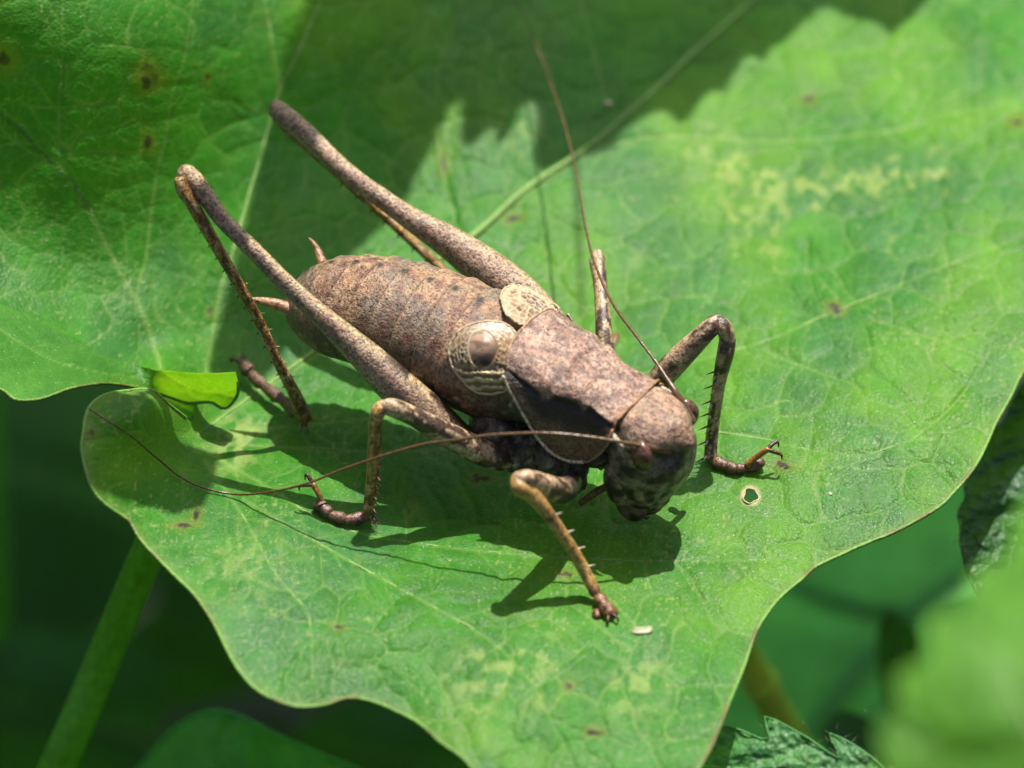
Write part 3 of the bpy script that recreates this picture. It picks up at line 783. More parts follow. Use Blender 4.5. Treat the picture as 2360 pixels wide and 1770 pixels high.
# --- head capsule
hn, hm = 110, 120
lev = np.linspace(0, 1, hn)
hz = [.012, .026, .052, .10, .16, .225, .30, .36, .40, .435, .462, .478, .484]
hs = [.415, .42, .432, .442, .455, .465, .468, .466, .460, .448, .430, .410, .40]
hd = [.012, .040, .068, .094, .117, .133, .140, .142, .140, .134, .108, .065, .01]
hw = [.012, .045, .080, .110, .134, .152, .162, .157, .146, .126, .100, .062, .01]
HZ = np.interp(lev, np.linspace(0, 1, 13), hz)
HZ = np.convolve(np.pad(HZ, 6, mode='reflect', reflect_type='odd'), np.ones(13) / 13, 'valid')
A2 = np.linspace(0, 2 * math.pi, hm, endpoint=False)
zz = HZ[:, None]; ca, sa = np.cos(A2)[None], np.sin(A2)[None]
ex = 2 / 2.25
cx = np.sign(ca) * np.abs(ca) ** ex; sx = np.sign(sa) * np.abs(sa) ** ex
sS = hermite(zz, hz, hs) + hermite(zz, hz, hd) * cx
rR = hermite(zz, hz, hw) * sx
rR = rR * (1 - .30 * np.clip(cx, 0, 1) ** 1.5 * smooth(.26, .36, zz))
zZ = zz + 0 * sS
# fastigium knob, antennal sockets, clypeus lines
fast = np.exp(-((rR) / .035) ** 2 - ((zZ - .375) / .035) ** 2) * (cx > 0)
sS = sS + .022 * fast
sock = (np.exp(-((np.abs(rR) - .075) / .032) ** 2 - ((zZ - .345) / .032) ** 2)) * (cx > 0)
sS = sS - .022 * sock
grv = np.exp(-((zZ - .085 - .3 * rR ** 2) / .008) ** 2) * (cx > .1) + np.exp(-((np.abs(rR) - .085) / .008) ** 2) * (cx > .2) * (zZ < .2) * .7
sS = sS - .008 * grv
q = np.stack([sS, rR, zZ], -1)
bump = .008 * (fbm(q * 22, 121, 4) - .5)
HV = Bd(sS + bump * cx, rR + bump * sx, zZ + bump * .4)
paleb = .345 + np.minimum(8 * (rR - .035) ** 2, .085) + .35 * np.clip(.45 - sS, 0, .1) + .02 * (fbm(q * 25, 122, 3) - .5)
paleness = smooth(paleb, paleb + .02, zZ)
HC = np.array([.15, .122, .080]) * np.ones(sS.shape + (1,)) * (.03 + 2.0 * smooth(.32, .68, fbm(q * 30, 123, 4)))[..., None]
HC = HC + (np.array([.30, .26, .15]) - HC) * (smooth(.56, .68, fbm(q * 20 + 4, 124, 3)) * .7)[..., None]
HC = HC + (np.array([.025, .022, .016]) - HC) * (np.exp(-((np.abs(rR) - .10) / .05) ** 2 - ((zZ - .30) / .06) ** 2) * .8)[..., None]
top_c = np.array([.31, .20, .135]) * np.ones(sS.shape + (1,))
top_c = top_c + (np.array([.17, .10, .07]) - top_c) * smooth(.48, .64, fbm(q * 30, 125, 4))[..., None]
top_c = top_c * (.5 + .95 * fbm(q * 70, 127, 2))[..., None]
str_ = np.sin(rR * 95 + 2.5 * fbm(q * 10, 126, 2)) * .5 + .5
top_c = top_c + (np.array([.40, .29, .17]) - top_c) * (smooth(.75, 1, str_) * .45)[..., None]
HC = HC + (top_c - HC) * paleness[..., None]
chk = np.exp(-((sS - .385) / .022) ** 2 - ((zZ - .39) / .022) ** 2) * (np.abs(rR) > .09)
HC = HC + (np.array([.50, .46, .34]) - HC) * np.clip(chk * 1.1, 0, .9)[..., None]
HC = HC + (np.array([.02, .014, .01]) - HC) * (np.clip(sock, 0, 1) * .9)[..., None]
HC = HC + (np.array([.016, .012, .01]) - HC) * (np.exp(-((np.abs(rR) - .03) / .014) ** 2 - ((zZ - .34) / .03) ** 2) * (cx > 0) * .9)[..., None]
body.add(HV.reshape(-1, 3), grid_faces(hn, hm, True), HC.reshape(-1, 3))
# --- lower thorax and coxae
def lump_(s, r, h, rad, col):
    v, f = ball(Bd(s, r, h), rad, np.array([AX, RX, [0, 0, 1.0]]), 16, 22)
    n = fbm(v * 26, 131, 3)[:, None]
    v = v + (v - Bd(s, r, h)) * ((n - .5) * .5 + (fbm(v * 60, 132, 2)[:, None] - .5) * .3)
    k = fbm(v * 45, 133, 3)[:, None]
    cc = np.asarray(col) * (.1 + 2.2 * smooth(.3, .7, k))
    body.add(v, f, cc + (np.array([.40, .36, .28]) - cc) * smooth(.64, .72, fbm(v * 38 + 9, 134, 2))[:, None])
for sg in (1, -1):
    lump_(.02, sg * .10, .16, (.10, .09, .09), (.07, .052, .036))
    lump_(.14, sg * .10, .15, (.08, .08, .10), (.075, .055, .04))
    lump_(.20, sg * .09, .13, (.06, .06, .10), (.08, .055, .04))
    lump_(-.09, sg * .13, .20, (.09, .08, .09), (.09, .065, .045))
lump_(.12, 0, .20, (.22, .11, .09), (.05, .04, .03))
lump_(.43, .0, .02, (.035, .06, .03), (.06, .035, .02))
def plate(s, r, h, rad, col, tilt=0):
    v, f = ball(Bd(s, r, h), rad, np.array([AX, RX, [0, 0, 1.0]]), 18, 26)
    n = fbm(v * 34, 136, 4)[:, None]
    body.add(v, f, np.asarray(col) * (.15 + 1.8 * smooth(.3, .7, n)))
plate(.485, 0, .085, (.045, .060, .038), (.17, .14, .085))
plate(.455, 0, .045, (.050, .052, .034), (.11, .075, .045))
for sg in (1, -1):
    plate(.435, sg * .082, .080, (.060, .030, .062), (.085, .055, .035))
    plate(.405, sg * .112, .190, (.060, .035, .100), (.16, .13, .085))
    # pale stripe behind the eye
    c3, r3 = np.array([Bd(.395, sg * .148, .425), Bd(.42, sg * .157, .405), Bd(.45, sg * .163, .392)]), [.004, .010, .004]
    v, f, _, _, _ = tube(c3, r3, 14, 10); body.add(v, f, np.array([.52, .48, .36]))
body.build('body', M_BODY, BC)

# --- eyes
for sg in (1, -1):
    c = Bd(.505, sg * .134, .362)
    v, f = ball(c, (.050, .036, .058), np.array([AX * .96 + RX * .28 * sg, RX * sg, [0, 0, 1.0]]), 22, 30)
    d = (v - c) @ np.array([.35, -.80, .30]) / .05
    d2 = np.linalg.norm(v - (c + np.array([.01, -.034, .018])), axis=1)
    k = fbm(v * 60, 140, 3)[:, None]
    cc = np.array([.115, .055, .038]) * (.6 + .7 * k)
    cc = cc + (np.array([.018, .008, .008]) - cc) * np.exp(-(d2 / .014) ** 2)[:, None]
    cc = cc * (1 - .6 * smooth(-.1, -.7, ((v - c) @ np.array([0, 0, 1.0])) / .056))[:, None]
    make_obj('eye', v, f, M_EYE, BC, cc)

# --- legs
def leg_col(kind, v, t, a, L, seed):
    u = np.stack([t * L * 9, np.cos(a) * 1.1, np.sin(a) * 1.1], -1)
    n1 = fbm(u * 1.6, seed, 4); n2 = fbm(v * 34, seed + 1, 3)
    if kind == 'femur':
        c = np.array([.34, .235, .16]) * np.ones((len(v), 1))
        c = c + (np.array([.25, .155, .115]) - c) * smooth(.45, .65, n1)[:, None]
        c = c + (np.array([.40, .30, .18]) - c) * (smooth(.5, .7, n2) * .6)[:, None]
    elif kind == 'tibia':
        c = np.array([.40, .23, .06]) * np.ones((len(v), 1))
        c = c + (np.array([.50, .36, .16]) - c) * smooth(.5, .7, n2)[:, None]
        k = smooth(.49, .54, fbm(u * np.array([3.6, 2.0, 2.0]), seed + 2, 4))
        c = c + (np.array([.10, .035, .012]) - c) * (k * .8)[:, None]
    else:
        c = np.array([.40, .285, .17]) * np.ones((len(v), 1))
        c = c + (np.array([.52, .42, .26]) - c) * smooth(.5, .68, n2)[:, None]
        k = smooth(.50, .54, fbm(u * np.array([3.2, 1.9, 1.9]) + 4, seed + 2, 4))
        c = c + (np.array([.050, .027, .020]) - c) * (k * .92)[:, None]
    return c

def px3(rows):
    rows = np.asarray(rows, float)
    return P(rows[:, 0], rows[:, 1], rows[:, 2]), rows[:, 3] / PPC

def add_limb(mb, rows, kind, n, seg, seed, flat=1.0, post=None):
    c, r = px3(rows)
    v, f, t, a, cl = tube(c, r, n, seg, flat)
    L = np.linalg.norm(np.diff(c, axis=0), axis=1).sum()
    cc = leg_col(kind, v, t, a, L, seed)
    if post is not None:
        cr = np.repeat(cl, seg, 0); T = np.repeat(np.gradient(cl, axis=0), seg, 0)
        nrm = np.cross(T, FWD); nrm /= np.linalg.norm(nrm, axis=1)[:, None] + 1e-9
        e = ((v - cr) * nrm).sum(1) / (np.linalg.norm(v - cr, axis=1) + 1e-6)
        try: cc = post(v, t, a, cc, e)
        except TypeError: cc = post(v, t, a, cc)
    mb.add(v, f, cc)
    return cl, np.linalg.norm(c[0] - c[-1])

def add_spines(mb, cl, dirs, ts, ln, r, col, lean=0.5, rad=.018):
    n = len(cl)
    for t in ts:
        k = int(t * (n - 1)); p = cl[k]
        tg = cl[min(k + 3, n - 1)] - cl[max(k - 3, 0)]; tg /= np.linalg.norm(tg)
        for d in dirs:
            d = np.asarray(d, float); d = d - tg * (d @ tg); d /= np.linalg.norm(d)
            e = d + lean * tg; e /= np.linalg.norm(e)
            b = p + d * rad * .7
            v, f = spike(b, b + e * (ln + rad * .3), r)
            mb.add(v, f, col)

def tarsus(mb, rows, seed, col=(.14, .068, .028)):
    """a chain of swollen foot joints"""
    c, r = px3(rows)
    for k in range(len(c) - 1):
        m = (c[k] + c[k + 1]) / 2; d = c[k + 1] - c[k]; l = np.linalg.norm(d); d /= l
        v, f, t, a, _ = tube([c[k], c[k] * .6 + c[k + 1] * .4, c[k + 1]], [r[k] * .52, r[k] * 1.0, r[k] * .78], 18, 14)
        mb.add(v, f, np.asarray(col) * (.5 + 1.0 * fbm(v * 45, seed + k, 3))[:, None])
        if k < len(c) - 2:
            vb, fb = ball(m - np.array([0, 0, r[k] * .7]), (r[k] * .8, r[k] * .8, r[k] * .55))
            mb.add(vb, fb, np.asarray(col) * .8)

def claws(mb, base, d, side, size=.05, col=(.07, .03, .015)):
    d = np.asarray(d, float) / np.linalg.norm(d); s = np.asarray(side, float); s = s - d * (s @ d); s /= np.linalg.norm(s)
    dn = np.array([0, 0, -1.0])
    for sg in (1, -1):
        p = [base, base + d * size * .5 + s * sg * size * .30, base + d * size * .85 + s * sg * size * .45 + dn * size * .15, base + d * size * .9 + s * sg * size * .42 + dn * size * .6]
        v, f, _, _, _ = tube(p, [size * .16, size * .14, size * .10, size * .03], 16, 8)
        mb.add(v, f, col)

CAMV = -FWD
# right hind leg
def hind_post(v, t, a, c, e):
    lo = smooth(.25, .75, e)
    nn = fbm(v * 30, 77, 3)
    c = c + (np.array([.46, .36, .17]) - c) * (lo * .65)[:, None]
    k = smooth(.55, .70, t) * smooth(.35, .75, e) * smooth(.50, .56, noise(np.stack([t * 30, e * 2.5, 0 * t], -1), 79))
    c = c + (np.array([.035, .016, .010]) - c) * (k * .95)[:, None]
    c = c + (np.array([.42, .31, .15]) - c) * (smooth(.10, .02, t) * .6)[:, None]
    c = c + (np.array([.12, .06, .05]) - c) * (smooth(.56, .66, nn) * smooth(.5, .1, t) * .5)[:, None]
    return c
lg = MB()
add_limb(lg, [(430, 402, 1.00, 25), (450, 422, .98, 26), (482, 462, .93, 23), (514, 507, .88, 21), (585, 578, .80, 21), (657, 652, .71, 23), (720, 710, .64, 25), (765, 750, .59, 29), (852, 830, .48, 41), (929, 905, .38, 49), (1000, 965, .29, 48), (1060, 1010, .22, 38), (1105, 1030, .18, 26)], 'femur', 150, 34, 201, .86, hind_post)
cl, _ = add_limb(lg, [(416, 420, 1.00, 14), (424, 440, .97, 17), (440, 466, .93, 15), (460, 500, .87, 15), (508, 583, .72, 13.5), (556, 666, .56, 12.5), (599, 745, .40, 12), (639, 831, .25, 12), (680, 910, .09, 15), (700, 958, -.02, 20)], 'tibia', 170, 20, 211)
add_spines(lg, cl, [(-1, -.3, -.1)], np.linspace(.2, .93, 15), .013, .0040, (.03, .014, .008), .35, .018)
add_spines(lg, cl, [(1, .5, .3)], np.linspace(.25, .93, 12), .016, .0030, (.42, .30, .14), .5, .018)
v, f = ball(P(413, 418, 1.0), (.018, .016, .016)); lg.add(v, f, (.45, .34, .18))
v, f = ball(P(428, 415, .98), (.030, .028, .030)); lg.add(v, f, (.22, .12, .05))
tarsus(lg, [(700, 962, -.03, 17), (655, 925, -.05, 16), (612, 893, -.055, 15), (578, 862, -.05, 18), (562, 840, -.03, 10)], 221, (.12, .06, .03))
claws(lg, P(560, 838, -.03), (-.5, .8, .3), (1, .3, 0), .05)
for dx, dy in ((-8, 38), (12, 40), (30, 8)):
    v, f = spike(P(700, 962, -.02), P(700 + dx, 962 + dy, -.07), .009); lg.add(v, f, (.24, .14, .06))
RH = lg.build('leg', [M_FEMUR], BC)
# left hind leg
lg = MB()
def lh_post(v, t, a, c, e):
    c = c + (np.array([.42, .32, .17]) - c) * (smooth(.3, .8, e) * .5)[:, None]
    for t0, w in ((.845, .013), (.885, .016), (.945, .030)):
        k = np.exp(-((t - t0) / w) ** 4) * smooth(-.62, -.76, e)
        c = c + (np.array([.012, .010, .010]) - c) * (k * .95)[:, None]
    return c
add_limb(lg, [(640, 254, .665, 25), (652, 264, .66, 27), (705, 308, .63, 26), (768, 370, .60, 25), (825, 418, .57, 24), (880, 457, .54, 25), (944, 502, .50, 29), (1040, 562, .44, 42), (1130, 628, .38, 53), (1205, 690, .33, 55), (1262, 745, .30, 45), (1300, 800, .26, 30)], 'femur', 150, 34, 301, .86, lh_post)
cl, _ = add_limb(lg, [(640, 268, .645, 16), (660, 290, .615, 17), (720, 345, .55, 14), (800, 417, .46, 13), (870, 481, .375, 12.5), (949, 555, .28, 12), (1000, 603, .215, 12), (1100, 699, .07, 12), (1180, 775, -.06, 14)], 'tibia', 150, 20, 311)
add_spines(lg, cl, [(-1, -.6, -.2)], np.linspace(.3, .9, 12), .02, .004, (.03, .014, .008), .35, .018)
tarsus(lg, [(1180, 775, -.06, 13), (1230, 770, -.08, 12), (1275, 768, -.08, 11), (1310, 760, -.07, 12)], 321)
lg.build('leg', [M_FEMUR], BC)
# right middle leg
lg = MB()
add_limb(lg, [(884, 938, .45, 17), (905, 940, .45, 22), (950, 958, .40, 23), (1000, 985, .34, 26), (1070, 1022, .25, 31), (1130, 1050, .19, 31), (1165, 1060, .15, 27), (1195, 1060, .13, 24)], 'mid', 90, 24, 401, .9)
cl, _ = add_limb(lg, [(885, 935, .45, 15), (872, 948, .44, 17), (866, 975, .39, 15), (864, 1013, .32, 15.5), (861, 1060, .24, 15.5), (858, 1100, .16, 14), (851, 1160, .05, 13), (846, 1188, .0, 14)], 'tibia', 90, 20, 411)
add_spines(lg, cl, [(1, -.5, .0)], np.linspace(.45, .97, 8), .035, .0040, (.05, .022, .010), .6, .018)
add_spines(lg, cl, [(.6, -.6, .5)], np.linspace(.42, .95, 7), .026, .0034, (.40, .28, .14), .6, .018)
add_spines(lg, cl, [(-1, -.2, .0)], (.2, .5, .8), .012, .003, (.40, .28, .14), .5, .018)
tarsus(lg, [(848, 1192, -.005, 15), (800, 1198, -.005, 15), (765, 1188, .0, 14), (742, 1168, .02, 14), (738, 1158, .03, 8)], 421, (.13, .07, .045))
v, f = ball(P(737, 1168, .0), (.026, .022, .02)); lg.add(v, f, (.07, .04, .03))
v, f, t, a, _ = tube(px3([(742, 1160, .03, 7), (735, 1140, .06, 6.5), (722, 1117, .09, 7)])[0], [.0105, .0095, .011], 16, 12); lg.add(v, f, np.array([.24, .12, .035]))
claws(lg, P(722, 1117, .09), (-.8, .1, .5), (.3, .6, .6), .05)
for dx, dy in ((16, 30), (22, 24)):
    v, f = spike(P(856, 1185, .02), P(856 + dx, 1185 + dy, -.0), .005); lg.add(v, f, (.05, .025, .012))
lg.build('leg', [M_LEG], BC)
# left middle leg
lg = MB()
add_limb(lg, [(1376, 590, .38, 17), (1378, 606, .37, 20), (1383, 650, .34, 18), (1388, 700, .31, 19), (1391, 760, .27, 21), (1393, 810, .22, 24), (1380, 860, .17, 26)], 'mid', 80, 22, 501, .9,
         lambda v, t, a, c: c + (np.array([.018, .014, .012]) - c) * (np.exp(-((t - .26) / .09) ** 4) * np.clip(np.abs(np.sin(a - .3)) * 1.3 - .5, 0, 1) * .9)[:, None])
cl, _ = add_limb(lg, [(1373, 598, .36, 14), (1373, 612, .33, 14), (1381, 660, .24, 12), (1389, 720, .13, 12), (1396, 790, .00, 11), (1400, 815, -.06, 11)], 'tibia', 70, 16, 511)
add_spines(lg, cl, [(-1, .2, .0), (1, -.2, 0)], np.linspace(.3, .8, 5), .012, .003, (.06, .03, .014), .5, .018)
tarsus(lg, [(1400, 815, -.07, 11), (1410, 800, -.085, 11), (1425, 770, -.09, 10)], 521)
lg.build('leg', [M_LEG], BC)
# left front leg
lg = MB()
add_limb(lg, [(1655, 742, .51, 18), (1645, 748, .51, 23), (1620, 772, .48, 25), (1585, 806, .42, 29), (1550, 842, .36, 31), (1518, 878, .29, 31), (1480, 930, .20, 30)], 'mid', 90, 24, 601, .88,
         lambda v, t, a, c: c + (np.array([.07, .045, .05]) - c) * (smooth(.15, .3, t) * np.exp(-((a - 4.6) / .9) ** 2) * smooth(.45, .55, noise(np.stack([t * 14, a * 2, 0 * t], -1), 78)) * .8)[:, None])
cl, _ = add_limb(lg, [(1652, 742, .52, 16), (1666, 752, .51, 19), (1676, 778, .46, 19), (1673, 810, .41, 20), (1665, 845, .34, 18), (1657, 885, .27, 15), (1651, 925, .20, 14.5), (1645, 970, .11, 14), (1640, 1015, .03, 14.5), (1637, 1050, -.02, 15)], 'mid', 110, 22, 611, 1.0,
               lambda v, t, a, c: c + (np.array([.035, .016, .010]) - c) * (np.exp(-((t - .36) / .035) ** 2) * .85)[:, None])
add_spines(lg, cl, [(-1, -.1, .1)], np.linspace(.40, .97, 7), .040, .0045, (.03, .016, .010), .55, .019)
add_spines(lg, cl, [(-.7, -.7, .35)], np.linspace(.42, .95, 7), .026, .0058, (.62, .55, .42), .75, .019)
tarsus(lg, [(1640, 1060, -.025, 17), (1672, 1074, -.02, 16), (1692, 1080, -.02, 13), (1716, 1080, -.02, 16), (1752, 1066, -.01, 15)], 621, (.105, .056, .028))
v, f, t, a, _ = tube(px3([(1724, 1070, .0, 8), (1745, 1052, .03, 7), (1768, 1036, .06, 7)])[0], [.013, .011, .011], 18, 12); lg.add(v, f, np.array([.30, .14, .03]))
claws(lg, P(1768, 1036, .06), (1, .25, .1), (.1, .5, .4), .052)
lg.build('leg', [M_LEG], BC)
# right front leg
lg = MB()
add_limb(lg, [(1196, 1104, .41, 18), (1210, 1106, .41, 24), (1240, 1114, .35, 26), (1275, 1128, .27, 30), (1300, 1130, .20, 30), (1316, 1112, .16, 26)], 'mid', 70, 24, 701, .95,
         lambda v, t, a, c: c + (np.array([.05, .035, .03]) - c) * (smooth(.35, .8, t) * .85)[:, None])
cl, _ = add_limb(lg, [(1192, 1106, .41, 16), (1198, 1122, .40, 20), (1218, 1135, .37, 19), (1242, 1158, .33, 17), (1267, 1190, .27, 15), (1295, 1230, .20, 14.5), (1321, 1270, .13, 14.5), (1345, 1312, .06, 14.5), (1364, 1350, .01, 14)], 'tibia', 100, 22, 711, 1.0,
               lambda v, t, a, c: (lambda c2: c2 + (np.array([.06, .022, .012]) - c2) * (np.exp(-((t - .40) / .035) ** 2) * .8)[:, None])(c + (np.array([.46, .29, .09]) - c) * .55))
add_spines(lg, cl, [(1, .3, .35)], (.42, .56, .70, .84), .026, .0050, (.62, .55, .42), .25, .018)
add_spines(lg, cl, [(-1, -.4, 0)], (.45, .72), .012, .0035, (.5, .42, .3), .4, .018)
tarsus(lg, [(1362, 1345, .015, 14), (1376, 1372, -.015, 17), (1392, 1396, -.025, 20), (1404, 1412, -.03, 15)], 721, (.16, .075, .025))
for dx, dy in ((-20, 8), (18, 4)):
    v, f = ball(P(1396 + dx, 1406 + dy, -.04), (.017, .022, .014)); lg.add(v, f, np.array([.15, .07, .025]))
claws(lg, P(1404, 1414, -.03), (.35, -.9, .1), (1, .2, 0), .04)
lg.build('leg', [M_LEG], BC)

# --- antennae
def antenna(rows, r0, r1, seed):
    rows = np.asarray(rows, float)
    n = 260
    c = curve(P(rows[:, 0], rows[:, 1], rows[:, 2]), n)
    t = np.linspace(0, 1, n)
    rad = (r0 + (r1 - r0) * t ** .6) * (1 + .10 * np.sin(t * 500))
    mb = MB()
    v, f, tt, a, _ = tube(c, rad, n, 10)
    mb.add(v, f, np.array([.2, .1, .04]))
    k = 10
    v, f, tt, a, _ = tube([c[0] - (c[3] - c[0]), c[0], c[5], c[k]], [.018, .017, .013, .008], 20, 14); mb.add(v, f, np.array([.1, .05, .03]))
    return mb.build('antenna', M_ANT, BC)
def hl(x, y, d): return float(HL(np.array(x), np.array(y))) + d
antenna([(1522, 1034, .375), (1490, 1029, .40), (1440, 1020, .43), (1340, 1005, .46), (1250, 998, .47), (1138, 1002, .45), (1057, 1013, .42), (975, 1024, .38), (880, 1051, .32), (786, 1083, .25), (705, 1115, .18), (615, 1135, .10),
         (542, 1139, hl(542, 1139, .02)), (470, 1124, hl(470, 1124, .02)), (416, 1099, hl(416, 1099, .02)), (362, 1056, hl(362, 1056, .02)), (307, 1009, hl(307, 1009, .02)), (253, 973, hl(253, 973, .02)), (205, 942, hl(213, 947, .02))], .0070, .0030, 1)
antenna([(1581, 948, .40), (1566, 920, .44), (1548, 890, .47), (1518, 843, .50), (1486, 800, .52), (1467, 775, .53), (1424, 718, .54), (1396, 669, .53), (1377, 623, .52), (1364, 587, .50), (1346, 506, .46), (1328, 398, .42), (1314, 336, .40), (1288, 246, .38), (1234, 98, .36), (1194, 14, .36), (1140, -110, .38), (1050, -280, .42)], .0062, .0024, 2)

# --- cerci and palps
for rows, rr in (([(668, 712, .36), (640, 702, .37), (605, 694, .38), (572, 688, .39)], (.022, .020, .014, .003)), ([(742, 605, .42), (733, 580, .44), (724, 562, .46), (712, 548, .475)], (.018, .013, .007, .002))):
    rows = np.array(rows, float)
    v, f, t, a, _ = tube(P(rows[:, 0], rows[:, 1], rows[:, 2]), rr, 40, 14)
    make_obj('cercus', v, f, M_LEG, BC, np.array([.30, .16, .085]) * (.6 + .8 * fbm(v * 40, 150, 3))[:, None])
for rows in ([(1400, 1122, .06, 9), (1386, 1127, .04, 9), (1362, 1142, .01, 9), (1340, 1158, -.03, 8)], [(1575, 1040, .20, 8), (1592, 1062, .13, 8), (1580, 1092, .08, 9), (1556, 1124, .02, 9)], [(1440, 1168, .01, 9), (1462, 1180, -.01, 8), (1490, 1190, -.02, 8)]):
    c, r = px3(rows)
    v, f, t, a, _ = tube(c, r, 36, 12)
    make_obj('palp', v, f, M_LEG, BC, np.array([.22, .12, .04]) * (.5 + 1.0 * fbm(v * 40, 160, 3))[:, None])

# --- short wings: domed lobes lying on the abdomen
def hit(px, py):
    k = 1.0 / PPC / DIST
    d = FWD + ((px - W / 2) * k) * RIGHT + ((H / 2 - py) * k) * UP
    d /= np.linalg.norm(d)
    r = bvh.ray_cast(Vector(CAM), Vector(d))
    return (np.array(r[0]), np.array(r[1])) if r[0] is not None else None
def wing_mat():
    m, nt, b, out = new_mat('wing_membrane')
    at = N(nt, 'ShaderNodeAttribute', attribute_name='Col')
    nt.links.new(at.outputs[0], b.inputs['Base Color'])
    b.inputs['Roughness'].default_value = 0.40; b.inputs['Specular IOR Level'].default_value = 0.4
    tr = N(nt, 'ShaderNodeBsdfTranslucent'); nt.links.new(at.outputs[0], tr.inputs[0])
    ms = N(nt, 'ShaderNodeMixShader'); ms.inputs[0].default_value = 0.25
    nt.links.new(b.outputs[0], ms.inputs[1]); nt.links.new(tr.outputs[0], ms.inputs[2]); nt.links.new(ms.outputs[0], out.inputs[0])
    return m
M_WING = wing_mat()
def wing(outl, centre, dome, base, colf, seed, rimcol=(.44, .36, .23)):
    o = curve(np.array(outl + [outl[0]], float), 97)[:-1]
    nr = 34; rho = np.linspace(.02, 1, nr)[:, None]
    px = centre[0] + rho * (o[:, 0] - centre[0]); py = centre[1] + rho * (o[:, 1] - centre[1])
    hc = hit(*centre)
    nrm = hc[1] if hc[1] @ CAMV > 0 else -hc[1]
    lift = (nrm + np.array([0, 0, .4])); lift /= np.linalg.norm(lift)
    pts = np.empty(px.shape + (3,))
    for i in range(nr):
        for j in range(px.shape[1]):
            h = hit(px[i, j], py[i, j])
            if h is None: h = (P(px[i, j], py[i, j], hc[0][2]), nrm)
            pts[i, j] = h[0]
    # fair the underlying surface a little, then dome it
    fit = np.stack([np.ones(px.size), px.ravel() - centre[0], py.ravel() - centre[1], (px.ravel() - centre[0]) ** 2, (py.ravel() - centre[1]) ** 2, (px.ravel() - centre[0]) * (py.ravel() - centre[1])], 1)
    sol = np.linalg.lstsq(fit, pts.reshape(-1, 3), rcond=None)[0]
    pts = (fit @ sol).reshape(pts.shape)
    C, dh = colf(px, py, rho + 0 * px); C = C * .95
    v = pts + lift * (base + dome * (1 - rho ** 2.4) + dh)[..., None]
    w_ = make_obj('wing', v.reshape(-1, 3), grid_faces(nr, px.shape[1], True), M_WING, BC, C.reshape(-1, 3))
    c = np.vstack([v[-1], v[-1][:1]])
    vv, ff, _, _, _ = tube(c, np.full(len(c), .0042), 140, 8, cap=False)
    make_obj('wing_rim', vv, ff, M_WING, w_, np.asarray(rimcol) * (.7 + .6 * fbm(vv * 30, seed, 2))[:, None])
    return w_
def col_right(px, py, rho):
    p = np.stack([px, py], -1)
    dx, dy = (px - 1112) / 33, (py - 812) / 42
    e = np.sqrt(dx * dx + dy * dy); a = np.arctan2(dy, dx)
    e = e * (1 + .30 * (fbm(p / 30, 175, 2) - .5) + .05 * np.sin(2 * a + 1))
    f1, f2, cid = worley2(np.stack([a * 4.2, e * 3.0], -1) + .2 * fbm(p / 20, 170, 2)[..., None], 171)
    net = np.exp(-((f2 - f1) / .16) ** 2)
    c = np.array([.215, .140, .080]) * (.55 + .8 * cid)[..., None]
    gl = fbm(p / 16, 172, 3)
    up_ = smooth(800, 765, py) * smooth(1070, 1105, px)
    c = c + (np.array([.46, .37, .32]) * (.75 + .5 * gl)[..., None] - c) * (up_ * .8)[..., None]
    br = smooth(1135, 1150, px) * smooth(850, 825, py) * smooth(765, 785, py)
    c = c + (np.array([.34, .20, .10]) * (.6 + .8 * fbm(p / 12, 173, 3))[..., None] - c) * (br * .7)[..., None]
    c = c + (np.array([.60, .50, .34]) - c) * (net * .9 * smooth(1.0, 1.2, e) * (1 - .5 * br))[..., None]
    inn_ = smooth(1.02, .92, e)
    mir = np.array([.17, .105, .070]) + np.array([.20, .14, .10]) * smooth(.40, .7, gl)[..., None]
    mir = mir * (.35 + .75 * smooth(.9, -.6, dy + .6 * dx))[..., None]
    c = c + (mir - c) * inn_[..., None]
    ring_ = np.exp(-((e - 1.06) / .075) ** 2)
    c = c + (np.array([.55, .46, .30]) - c) * (ring_ * .9 * smooth(.9, -.2, dx))[..., None]
    low = smooth(846, 862, py - .10 * (px - 1110))
    rib = np.sin(np.hypot((px - 1128) * .62, py - 772) / 2.6 + 6.0 * fbm(p / 22, 174, 3)) * .5 + .5
    c = c + ((np.array([.20, .135, .06]) + np.array([.40, .34, .20]) * (smooth(.35, .95, rib))[..., None]) * (.75 + .5 * cid)[..., None] - c) * low[..., None]
    dh = .013 * inn_ * (1 - e.clip(0, 1) ** 2) + .006 * ring_ + .005 * net * (e > 1.1) - .007 * np.exp(-((py - 856) / 9) ** 2) + .006 * low * rib
    return c, dh
def col_left(px, py, rho):
    p = np.stack([px, py], -1)
    u = ((px - 1215) * .85 + (py - 708) * .53); v = (-(px - 1215) * .53 + (py - 708) * .85)
    f1, f2, cid = worley2(np.stack([u / 17, v / 8.5], -1) + .5 * fbm(p / 18, 180, 2)[..., None], 181)
    net = np.exp(-((f2 - f1) / .20) ** 2)
    c = np.array([.24, .14, .07]) * (.45 + 1.0 * cid)[..., None]
    dk = np.exp(-((u - 8) / 34) ** 2 - ((v + 6) / 14) ** 2)
    c = c + (np.array([.035, .018, .01]) - c) * (dk * .75)[..., None]
    outer = smooth(.55, .9, rho)
    c = c + (np.array([.56, .45, .30]) - c) * (np.clip(net * .85 + outer * .55, 0, .92))[..., None]
    ar = np.exp(-((np.sqrt((u - 6) ** 2 / 1500 + (v + 3) ** 2 / 380) - 1) / .12) ** 2)
    c = c + (np.array([.52, .42, .27]) - c) * (ar * .8)[..., None]
    return c, .006 * net + .006 * ar
